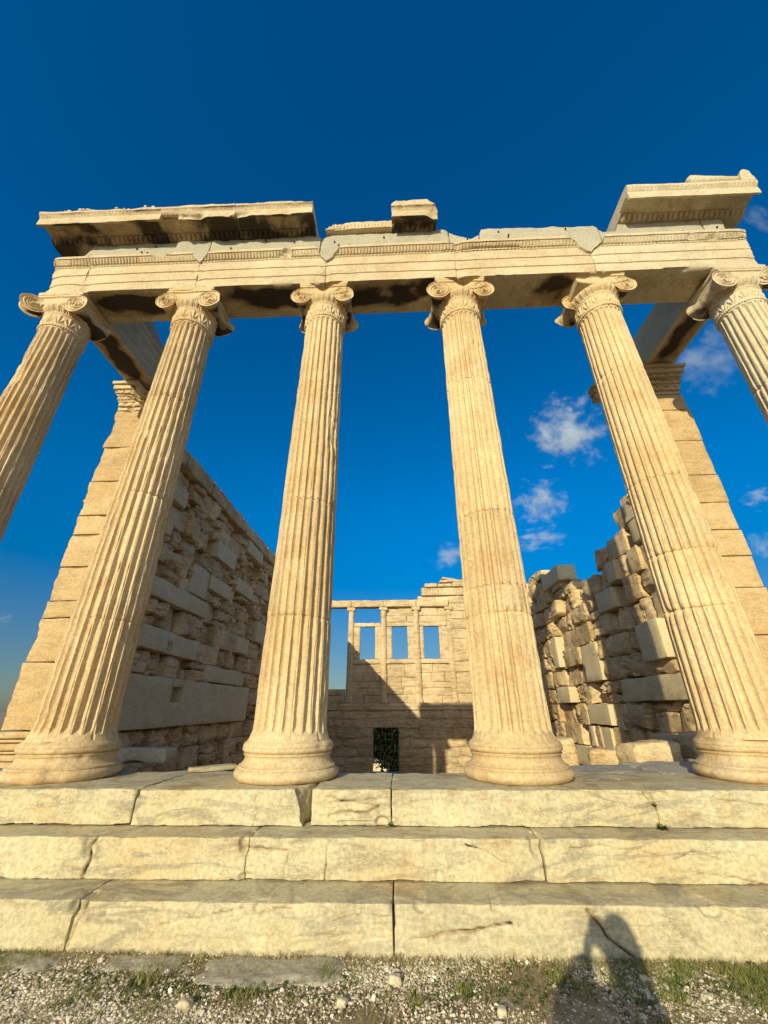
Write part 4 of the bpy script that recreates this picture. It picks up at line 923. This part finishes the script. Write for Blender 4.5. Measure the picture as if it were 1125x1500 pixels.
def gdens(x, y): return fbm(np.array([[x*1.5+4, y*2.0, 2.]]), 91, 3)[0]
cnt = 0
for k in range(4200):
    x = r_.uniform(-2.6, 2.6); y = -1.17 - abs(r_.normal(0, .30)); 
    if y < -2.2: continue
    dd = gdens(x, y)
    if dd < .02 and r_.rand() < .92: continue
    if -1.15 < x < -.30 and y > -1.42: continue
    V, F, T = blades(int(r_.randint(5, 12)), x, y, .035, .010, .036, .0018, k, 1.1); mb.add(V, F, T)
for k in range(500):
    V, F, T = blades(8, r_.uniform(-4.5, 4.5), r_.uniform(-6.5, -2.1), .06, .02, .07, .0025, 5000+k, .9); mb.add(V, F, T)
tag(mb.build('grass', M['grass'], None, sharp=None), 'short sparse grass growing through the gravel', 'grass', kind='stuff')
mb = MB()
for k in range(420):
    x = r_.uniform(-2.6, 2.6); V, F, T = blades(7, x, -1.175-abs(r_.normal(0, .05)), .03, .012, .045, .0018, 7000+k, 1.2); mb.add(V, F, T)
for k in range(1300):
    V, F, T = blades(6, r_.uniform(-2.5, 2.5), r_.uniform(-2., -1.2), .04, .012, .04, .0016, 8000+k, 1.4); mb.add(V, F, T)
tag(mb.build('dry_grass', M['dry'], None, sharp=None), 'straw coloured dry grass along the foot of the lowest step', 'dry grass', kind='stuff')
mb = MB(); r_ = np.random.RandomState(31)
for (cx_, cy_, sx_, sy_, n_) in ((-1.25, -1.46, .28, .07, 150), (-.62, -1.50, .22, .05, 70), (-1.75, -1.35, .25, .10, 90), (1.65, -1.34, .26, .10, 200), (.80, -1.38, .14, .10, 90), (-.40, -1.37, .06, .04, 30), (.30, -1.48, .25, .08, 70), (1.15, -1.55, .2, .08, 60), (2.1, -1.45, .3, .15, 120), (-2.2, -1.5, .3, .15, 90)):
    for q_ in range(n_):
        x, y = r_.normal(cx_, sx_), min(r_.normal(cy_, sy_), -1.18)
        for w_ in range(r_.randint(5, 11)):
            a = r_.uniform(0, 6.28); L = r_.uniform(.010, .028); up = r_.uniform(.15, 1.0); d = np.array([math.cos(a), math.sin(a), up]); d /= np.linalg.norm(d); s_ = np.array([-math.sin(a), math.cos(a), 0.]); b = np.array([x+r_.normal(0, .006), y+r_.normal(0, .006), -.712])
            mb.add(np.array([b, b+d*L*.55+s_*L*.2, b+d*L-[0, 0, L*.2], b+d*L*.55-s_*L*.2]), np.array([[0, 1, 2, 3]]), r_.uniform(-.6, .8))
tag(mb.build('ground_weeds', M['weed'], None, sharp=None), 'low leafy green weeds spread over the gravel', 'weeds', kind='stuff')
TUFTS = [(-.42, -1.36, .05, .10, 70, 'small green grass tuft right of the flat ground slab'), (-1.35, -1.38, .09, .10, 90, 'spreading green tuft at the left on the gravel'), (-.80, -1.52, .09, .07, 80, 'low green tuft in front of the flat ground slab'),
         (.82, -1.30, .08, .08, 90, 'green tuft just left of the photographer shadow'), (1.50, -1.25, .06, .085, 90, 'grass leaning against the lowest step right of the shadow'), (1.78, -1.32, .07, .09, 100, 'grass clump at the lower right corner'),
         (.30, -1.45, .05, .08, 90, 'low grass tuft on the gravel below the middle of the steps'), (1.33, -1.50, .04, .08, 70, 'small tuft at the right edge of the photographer shadow'), (-1.62, -1.60, .10, .09, 80, 'green tuft at the lower left corner'), (.05, -1.55, .04, .07, 80, 'faint tuft at the bottom edge left of centre')]
for k, (x, y, rad, h, n, lab) in enumerate(TUFTS):
    mb = MB(); V, F, T = blades(n, x, y, rad, h*.25, h*.72, .0024, 300+k, .9); mb.add(V, F, T)
    tag(mb.build('grass_tuft', M['grass'], None, sharp=None, loc=(x, y, -.715)), lab, 'grass tuft', 'grass tufts before the steps')
# weeds in step joints
def leafy(name, x, y, z, rad, n, lab, seed):
    r_ = np.random.RandomState(seed); mb = MB()
    for k in range(n):
        a = r_.uniform(0, 6.28); L = rad*r_.uniform(.5, 1.); up = r_.uniform(.1, .9); d = np.array([math.cos(a), math.sin(a)*.6-.3, up]); d /= np.linalg.norm(d); s = np.cross(d, [0, 0, 1]); s /= np.linalg.norm(s)+1e-6
        b = np.array([x, y, z]); w = L*.22; V = np.array([b, b+d*L*.5+s*w, b+d*L-[0, 0, L*.15], b+d*L*.5-s*w]); mb.add(V, [[0, 1, 2, 3]], r_.uniform(-.5, .6))
    tag(mb.build(name, M['weed'], None, sharp=None, loc=(x, y, z)), lab, 'weed', 'weeds rooted in the step joints')
leafy('weed', 1.905, -.61, -.235, .055, 60, 'green weed at the foot of the top step joint below the right columns', 1)
leafy('weed', 1.900, -.590, -.10, .035, 26, 'thin weed climbing the upright joint in the top step at the right', 2)
leafy('weed', -.085, -.60, -.225, .04, 30, 'small weed in the top step joint just right of the broken gap', 3)
def ground_slab(cx, cy, rx, ry, zt, seed, tint, label):
    mb = MB(); n = 90; th = np.arange(n)/n*2*np.pi; rr_ = np.linspace(0, 1, 34); Rg, T = np.meshgrid(rr_, th, indexing='ij')
    co, si = np.cos(T), np.sin(T); k = 1/np.maximum((np.abs(co)**5+np.abs(si)**5)**.2, .1)*(1+.13*fbm(np.stack([co.ravel()*1.8+seed, si.ravel()*1.8, 0*T.ravel()], -1), seed, 4).reshape(T.shape))
    X = cx+rx*Rg*k*co; Y = np.minimum(cy+ry*Rg*k*si, -1.172); W = np.stack([X, Y, 0*X], -1).reshape(-1, 3)
    Z = zt + .008*fbm(W*4, seed, 4).reshape(T.shape) + .004*fbm(W*22, seed+3, 4).reshape(T.shape) - .05*sstep(.86, 1.0, Rg) - .012*sstep(.6, .9, Rg+.3*fbm(W*7, seed+5, 3).reshape(T.shape))
    mb.add(np.stack([X, Y, Z], -1).reshape(-1, 3), gridf(34, n, False, True), tint)
    return tag(mb.build('paving_slab', M['frieze'], None, sharp=None, loc=(cx, cy, -.72)), label, 'stone slab')
ground_slab(-.72, -1.315, .42, .15, -.695, 231, -.25, 'flat greenish stone slab sunk in the gravel at the foot of the steps')
ground_slab(-1.45, -1.26, .30, .10, -.698, 232, -.35, 'worn brownish ground slab left of the greenish one, half buried in soil')
ground_slab(-2.1, -1.28, .22, .11, -.698, 233, -.4, 'small buried slab at the far lower left against the lowest step')
ROCKS = [(-.05, -1.40, .03, 'pale pebble sized rock on the gravel near the middle joint'), (1.25, -1.36, .022, 'white rock just right of the photographer shadow'), (1.20, -1.45, .018, 'small white rock at the shadow edge'), (-1.05, -1.62, .028, 'grey rock at the bottom left'), (-.3, -1.58, .022, 'rounded white rock at the bottom left of centre'), (.45, -1.62, .02, 'small pale rock at the bottom edge')]
for k, (x, y, s, lab) in enumerate(ROCKS):
    mb = MB(); stone(mb, (x, y, -.712+s*.5), (s*1.2, s, s*.7), .012, s*.5, .004, .01, 240+k, .3, freq=20.); tag(mb.build('rock', M['newmarble'], None, loc=(x, y, -.712)), lab, 'rock', 'loose rocks on the gravel')

# ------------------------------------------------------------------ olive tree beyond the doorway, distant bushes
def tree(x, y, z, h, rad, n, seed, lab, leaf='olive', lz=.10):
    t = thing('olive_tree', (x, y, z), lab, 'tree'); r_ = np.random.RandomState(seed); tr = MB()
    tips = []
    def limb(p, d, L, r0_, depth):
        k = 5; pts = [np.array(p, float)]; d = np.array(d, float)
        for q in range(k): d = d + r_.normal(0, .16, 3); d /= np.linalg.norm(d); pts.append(pts[-1] + d*L/k)
        rad_ = np.linspace(r0_, r0_*.55, k+1); V = []
        for q, (c, rr_) in enumerate(zip(pts, rad_)):
            a = np.arange(8)/8*6.283; s = np.cross(d, [.3, .9, .2]); s /= np.linalg.norm(s); u = np.cross(d, s); V.append(c + rr_*(np.cos(a)[:, None]*s + np.sin(a)[:, None]*u))
        tr.add(np.concatenate(V), gridf(k+1, 8, False, True))
        if depth == 0: tips.append(pts[-1]); return
        for q in range(3): a = r_.uniform(0, 6.28); limb(pts[-1], d + .9*np.array([math.cos(a), math.sin(a), .3]), L*.72, r0_*.55, depth-1)
        tips.append(pts[-1])
    limb((x, y, z-.1), (0, 0, 1), h*.32, h*.05, 3); tr.build('trunk', M['bark'], t)
    C = np.array(tips); c = C[r_.randint(0, len(C), n)] + r_.normal(0, rad*.22, (n, 3)); d = r_.normal(0, 1, (n, 3)); d /= np.linalg.norm(d, axis=1, keepdims=True); s = np.cross(d, r_.normal(0, 1, (n, 3))); s /= np.linalg.norm(s, axis=1, keepdims=True)
    L = lz*r_.uniform(.6, 1.3, (n, 1)); V = np.stack([c, c+d*L*.5+s*L*.2, c+d*L, c+d*L*.5-s*L*.2], 1).reshape(-1, 3); mb = MB(); mb.add(V, np.arange(n*4).reshape(-1, 4), np.repeat(r_.uniform(-1, 1, n), 4)); mb.build('crown', M[leaf], t, sharp=None)
tree(-.7, 40, -6.3, 7.0, 2.8, 42000, 3, 'dark olive tree seen through the low doorway of the far wall', lz=.42)
tree(-33, 36, -1.2, 5.2, 2.4, 6000, 9, 'dark distant tree at the left edge by the horizon', lz=.35)
for k, (x, y, sx_, s_, lab) in enumerate(((-2.0, 67, 1.6, .9, 'pale block right of centre beyond the far doorway'), (-3.6, 70, 1.9, .7, 'pale block at the left beyond the far doorway'), (-1.0, 76, 1.8, 1.2, 'tall pale block deepest beyond the far doorway'))):
    mb = MB(); stone(mb, (x, y, -8.3+s_*.5), (sx_, 1.0, s_), .2, .1, .05, .15, 260+k, .45); tag(mb.build('boulder', M['newmarble'], None, loc=(x, y, -8.3)), lab, 'boulder', 'pale blocks beyond the doorway')
# bird
mb = MB(); a = np.array([(-.30, 0, .06), (-.14, 0, .10), (0, .07, .02), (.14, 0, .10), (.30, 0, .06), (0, -.14, 0), (0, .16, .03), (-.05, -.2, .01), (.05, -.2, .01), (0, 0, -.04)])
mb.add(a*.8 + np.array([-27.5, 28.5, 12.6]), [[0, 1, 2, 9], [1, 9, 2], [2, 9, 4, 3], [5, 9, 2], [5, 7, 8], [9, 5, 1], [9, 3, 5], [6, 2, 9], [2, 3, 9]])
tag(mb.build('bird', mat_plain('feather', (.03, .03, .03), .8), None, sharp=None, loc=(-27.5, 28.5, 12.6)), 'tiny dark bird flying in the blue sky at the far left', 'bird')

# ------------------------------------------------------------------ clouds (thin bodies of vapour high beyond the ruin)
def mat_cloud(seed):
    t = bpy.data.materials.new('cloud_vapour'); t.use_nodes = True; n = t.node_tree; n.nodes.clear()
    o = n.nodes.new('ShaderNodeOutputMaterial'); v = n.nodes.new('ShaderNodeVolumePrincipled'); n.links.new(v.outputs[0], o.inputs['Volume'])
    v.inputs['Color'].default_value = (.90, .97, 1, 1); v.inputs['Anisotropy'].default_value = 0.0
    tc = n.nodes.new('ShaderNodeTexCoord'); ln = n.nodes.new('ShaderNodeVectorMath'); ln.operation = 'LENGTH'; n.links.new(tc.outputs['Object'], ln.inputs[0])
    mp = n.nodes.new('ShaderNodeMapping'); mp.inputs['Location'].default_value = (seed*3.1, seed*1.7, seed); n.links.new(tc.outputs['Object'], mp.inputs[0])
    ns = n.nodes.new('ShaderNodeTexNoise'); ns.inputs['Scale'].default_value = 2.4; ns.inputs['Detail'].default_value = 8; ns.inputs['Roughness'].default_value = .68; n.links.new(mp.outputs[0], ns.inputs['Vector'])
    a = n.nodes.new('ShaderNodeMath'); a.operation = 'MULTIPLY_ADD'; n.links.new(ln.outputs['Value'], a.inputs[0]); a.inputs[1].default_value = -.26; n.links.new(ns.outputs[0], a.inputs[2])
    r = n.nodes.new('ShaderNodeMapRange'); r.interpolation_type = 'SMOOTHSTEP'; n.links.new(a.outputs[0], r.inputs[0]); r.inputs[1].default_value = .37; r.inputs[2].default_value = .56; r.inputs[3].default_value = 0; r.inputs[4].default_value = 1
    at = n.nodes.new('ShaderNodeObjectInfo'); q = n.nodes.new('ShaderNodeMath'); q.operation = 'MULTIPLY'; n.links.new(r.outputs[0], q.inputs[0]); n.links.new(at.outputs['Alpha'], q.inputs[1]); n.links.new(q.outputs[0], v.inputs['Density'])
    return t
CLOUDS = [(832, 632, 58, 52, .5, 1, 'largest broken white cloud, left of the second column from right'), (792, 735, 42, 34, .45, 2, 'puffy cloud beside the right middle column at mid height'), (790, 789, 40, 15, .45, 3, 'small flat lens shaped cloud beside the right middle column'),
          (660, 814, 32, 20, .4, 4, 'small faint cloud touching the left edge of the right middle column'), (818, 590, 22, 12, .25, 5, 'tiny wisp above the largest broken cloud'), (1035, 528, 62, 55, .12, 6, 'faint streaky cloud right of the right end pier top'),
          (1112, 728, 26, 16, .35, 7, 'small cloud at the far right beside the right end pier'), (1118, 800, 24, 26, .35, 8, 'cloud at the far right edge below another cloud'), (8, 906, 14, 9, .3, 9, 'small cloud low at the far left'), (1112, 320, 22, 40, .10, 10, 'very faint wisp right of the right cornice')]
DC = 1500.
for (px, py, wx, hy, dens, sd_, lab) in CLOUDS:
    d = f0 + rr*((px-562.5)/FPX) - uu*((py-750)/FPX); c = Vector(CAM) + d*DC; sz = DC/FPX*1.3
    bpy.ops.mesh.primitive_uv_sphere_add(segments=24, ring_count=12, radius=1.0, location=c); o = bpy.context.object; o.name = 'cloud'; o.data.name = 'cloud'
    o.scale = (wx*sz, wx*sz*.7, hy*sz*1.05); o.rotation_euler = (0, R(-8), 0); o.data.materials.append(mat_cloud(sd_)); o.color = (1, 1, 1, dens*.040)
    tag(o, lab, 'cloud', 'clouds in the blue sky')

# ------------------------------------------------------------------ the photographer, whose shadow falls on the lowest step
def skin(name, chains, mat, parent, sub=2):
    V = []; E = []; Rd = []; key = {}
    for ch in chains:
        prev = None
        for (p, r) in ch:
            k = tuple(round(q, 4) for q in p)
            if k not in key: key[k] = len(V); V.append(p); Rd.append(r)
            i = key[k]
            if prev is not None and prev != i: E.append((prev, i))
            prev = i
    me = bpy.data.meshes.new(name); me.from_pydata(V, E, []); o = bpy.data.objects.new(name, me); COL.objects.link(o)
    md = o.modifiers.new('skin', 'SKIN'); md.use_smooth_shade = True
    for i, r in enumerate(Rd):
        sv = me.skin_vertices[0].data[i]; sv.radius = (r, r); sv.use_root = (i == 0)
    s_ = o.modifiers.new('sub', 'SUBSURF'); s_.levels = s_.render_levels = sub
    me.materials.append(mat)
    if parent is not None: o.parent = parent; o.matrix_parent_inverse = Matrix.Translation(-world_loc(parent))
    return o
M['skin'] = mat_plain('skin', (.50, .30, .20), .5, .06, 30., .05); M['hair'] = mat_plain('hair', (.05, .032, .02), .5, .3, 60., .4)
M['jacket'] = mat_plain('jacket_cloth', (.10, .13, .20), .85, .15, 40., .3); M['jeans'] = mat_plain('trouser_cloth', (.05, .06, .09), .9, .2, 60., .3)
M['phone'] = mat_plain('phone_glass', (.02, .02, .022), .2, .05, 5., 0.); M['shoe'] = mat_plain('shoe_leather', (.30, .28, .26), .6, .1, 30., .1); M['lip'] = mat_plain('lip', (.42, .18, .14), .5, .05, 30., 0.); M['eye'] = mat_plain('eye', (.6, .6, .58), .2, .02, 5., 0.); M['iris'] = mat_plain('iris', (.05, .03, .02), .2, .02, 5., 0.)
HX, HY, HZ = -.018, -4.76, .655
person = thing('person', (0, -4.80, -.71), 'person in a dark blue jacket standing before the steps and holding up a phone', 'person')
PEL = (-.02, -4.86, .06); CHE = (-.02, -4.80, .30); NB = (-.015, -4.775, .44); NK = (HX, -4.765, .52)
LS, RS = (-.16, -4.90, .41), (.105, -4.66, .39); LE, RE = (-.33, -4.74, .35), (.10, -4.50, .20); LW, RW = (-.075, -4.40, .46), (.075, -4.39, .42)
LH, RH = (-.055, -4.365, .495), (.062, -4.365, .475)
def hand_chains(W, H, sx):
    W, H = np.array(W), np.array(H); ch = [[(tuple(W), .021), (tuple((W+H)/2), .026), (tuple(H), .026)]]
    for k in range(4):
        z = H[2] + .030 - .019*k; b = np.array([H[0], H[1]-.004, z]); L = (.8, 1., .95, .75)[k]
        ch.append([(tuple(H), .024), (tuple(b + [-sx*.012, .016, 0]), .0095), (tuple(b + [-sx*(.012+.020*L), .026, .002]), .0088), (tuple(b + [-sx*(.012+.042*L), .024, .004]), .008), (tuple(b + [-sx*(.012+.056*L), .016, .004]), .0068)])
    ch.append([(tuple(H), .024), (tuple(H + [-sx*.006, -.018, .022]), .011), (tuple(H + [-sx*.020, -.026, .042]), .0095), (tuple(H + [-sx*.032, -.022, .056]), .0075)])
    return ch
body = [[(PEL, .115), (CHE, .115), (NB, .075), (NK, .052), ((HX, HY+.005, HZ-.055), .062), ((HX, HY, HZ), .082), ((HX, HY-.005, HZ+.06), .070), ((HX, HY-.005, HZ+.098), .034)],
        [(NB, .075), (LS, .055), (LE, .040), (LW, .024)], [(NB, .075), (RS, .055), (RE, .040), (RW, .024)]]
for sx, hx in ((-1, -.09), (1, .05)):
    body.append([(PEL, .115), ((hx, -4.86, -.02), .085), ((hx*1.15, -4.84, -.34), .055), ((hx*1.2, -4.87, -.64), .035), ((hx*1.25, -4.78, -.685), .028)])
body += hand_chains(LW, LH, -1) + hand_chains(RW, RH, 1)
# nose and ears grow out of the head
body += [[((HX, HY, HZ), .082), ((HX-.080, HY-.01, HZ-.01), .018)], [((HX, HY, HZ), .082), ((HX+.080, HY-.01, HZ-.01), .018)]]
skin('body', body, M['skin'], person)
skin('jacket', [[((-.03, -4.86, -.16), .160), ((-.03, -4.86, -.10), .165), ((-.03, -4.86, .02), .160), ((-.03, -4.84, .14), .165), ((-.03, -4.82, .28), .170), ((-.025, -4.79, .40), .125), ((HX, -4.77, .475), .075)]], M['jacket'], person)
skin('sleeve', [[((-.06, -4.82, .40), .11), (LS, .12), (LE, .115), ((-.095, -4.43, .45), .05)]], M['jacket'], person)
skin('sleeve', [[((.02, -4.76, .39), .09), (RS, .075), (RE, .056), ((.078, -4.41, .395), .036)]], M['jacket'], person)
skin('trousers', [[((-.02, -4.86, .12), .125), ((-.02, -4.86, .04), .135), ((-.095, -4.86, -.06), .098), ((-.105, -4.84, -.34), .070), ((-.108, -4.87, -.62), .055)], [((-.02, -4.86, .04), .135), ((.055, -4.86, -.06), .098), ((.06, -4.84, -.34), .070), ((.062, -4.87, -.62), .055)]], M['jeans'], person)
for hx in (-.111, .062): skin('shoe', [[((hx, -4.90, -.672), .042), ((hx, -4.84, -.675), .042), ((hx, -4.76, -.682), .036), ((hx, -4.71, -.685), .026)]], M['shoe'], person)
skin('hair', [[((HX-.005, HY-.03, HZ+.11), .030), ((HX-.010, HY-.03, HZ+.068), .080), ((HX-.018, HY-.065, HZ+.02), .112), ((HX-.014, HY-.090, HZ-.06), .112), ((HX-.005, HY-.105, HZ-.14), .104), ((HX+.008, HY-.105, HZ-.22), .085)], [((HX-.010, HY-.03, HZ+.068), .080), ((HX, HY+.03, HZ+.088), .042)]], M['hair'], person)
for sx in (-1, 1):
    e = MB(); stone(e, (HX+sx*.030, HY+.058, HZ+.012), (.0125, .0125, .0125), .004, .012, 0, 0, 1, maxn=8); eo = e.build('eye', M['eye'], person)
    i = MB(); stone(i, (HX+sx*.030, HY+.0695, HZ+.013), (.0055, .0025, .0055), .002, .002, 0, 0, 1, maxn=6); i.build('iris', M['iris'], eo)
skin('nose', [[((HX, HY+.066, HZ+.018), .008), ((HX, HY+.078, HZ-.004), .011), ((HX, HY+.088, HZ-.022), .014), ((HX, HY+.072, HZ-.030), .012)]], M['skin'], person, 2)
skin('mouth', [[((HX-.022, HY+.062, HZ-.052), .004), ((HX, HY+.070, HZ-.052), .007), ((HX+.022, HY+.062, HZ-.052), .004)]], M['lip'], person, 1)
mb = MB(); stone(mb, (0, 0, 0), (.037, .004, .078), .02, .0038, 0, 0, 1)
V = mb.V[0]; c = Vector(CAM) - f0*.012 - uu*.048; mb.V[0] = np.array([list(c + rr*q[0] + f0*q[1] + uu*q[2]) for q in V])
ph = mb.build('phone', M['phone'], None, loc=tuple(c)); tag(ph, 'dark phone held up in both hands by the person in the blue jacket', 'phone')
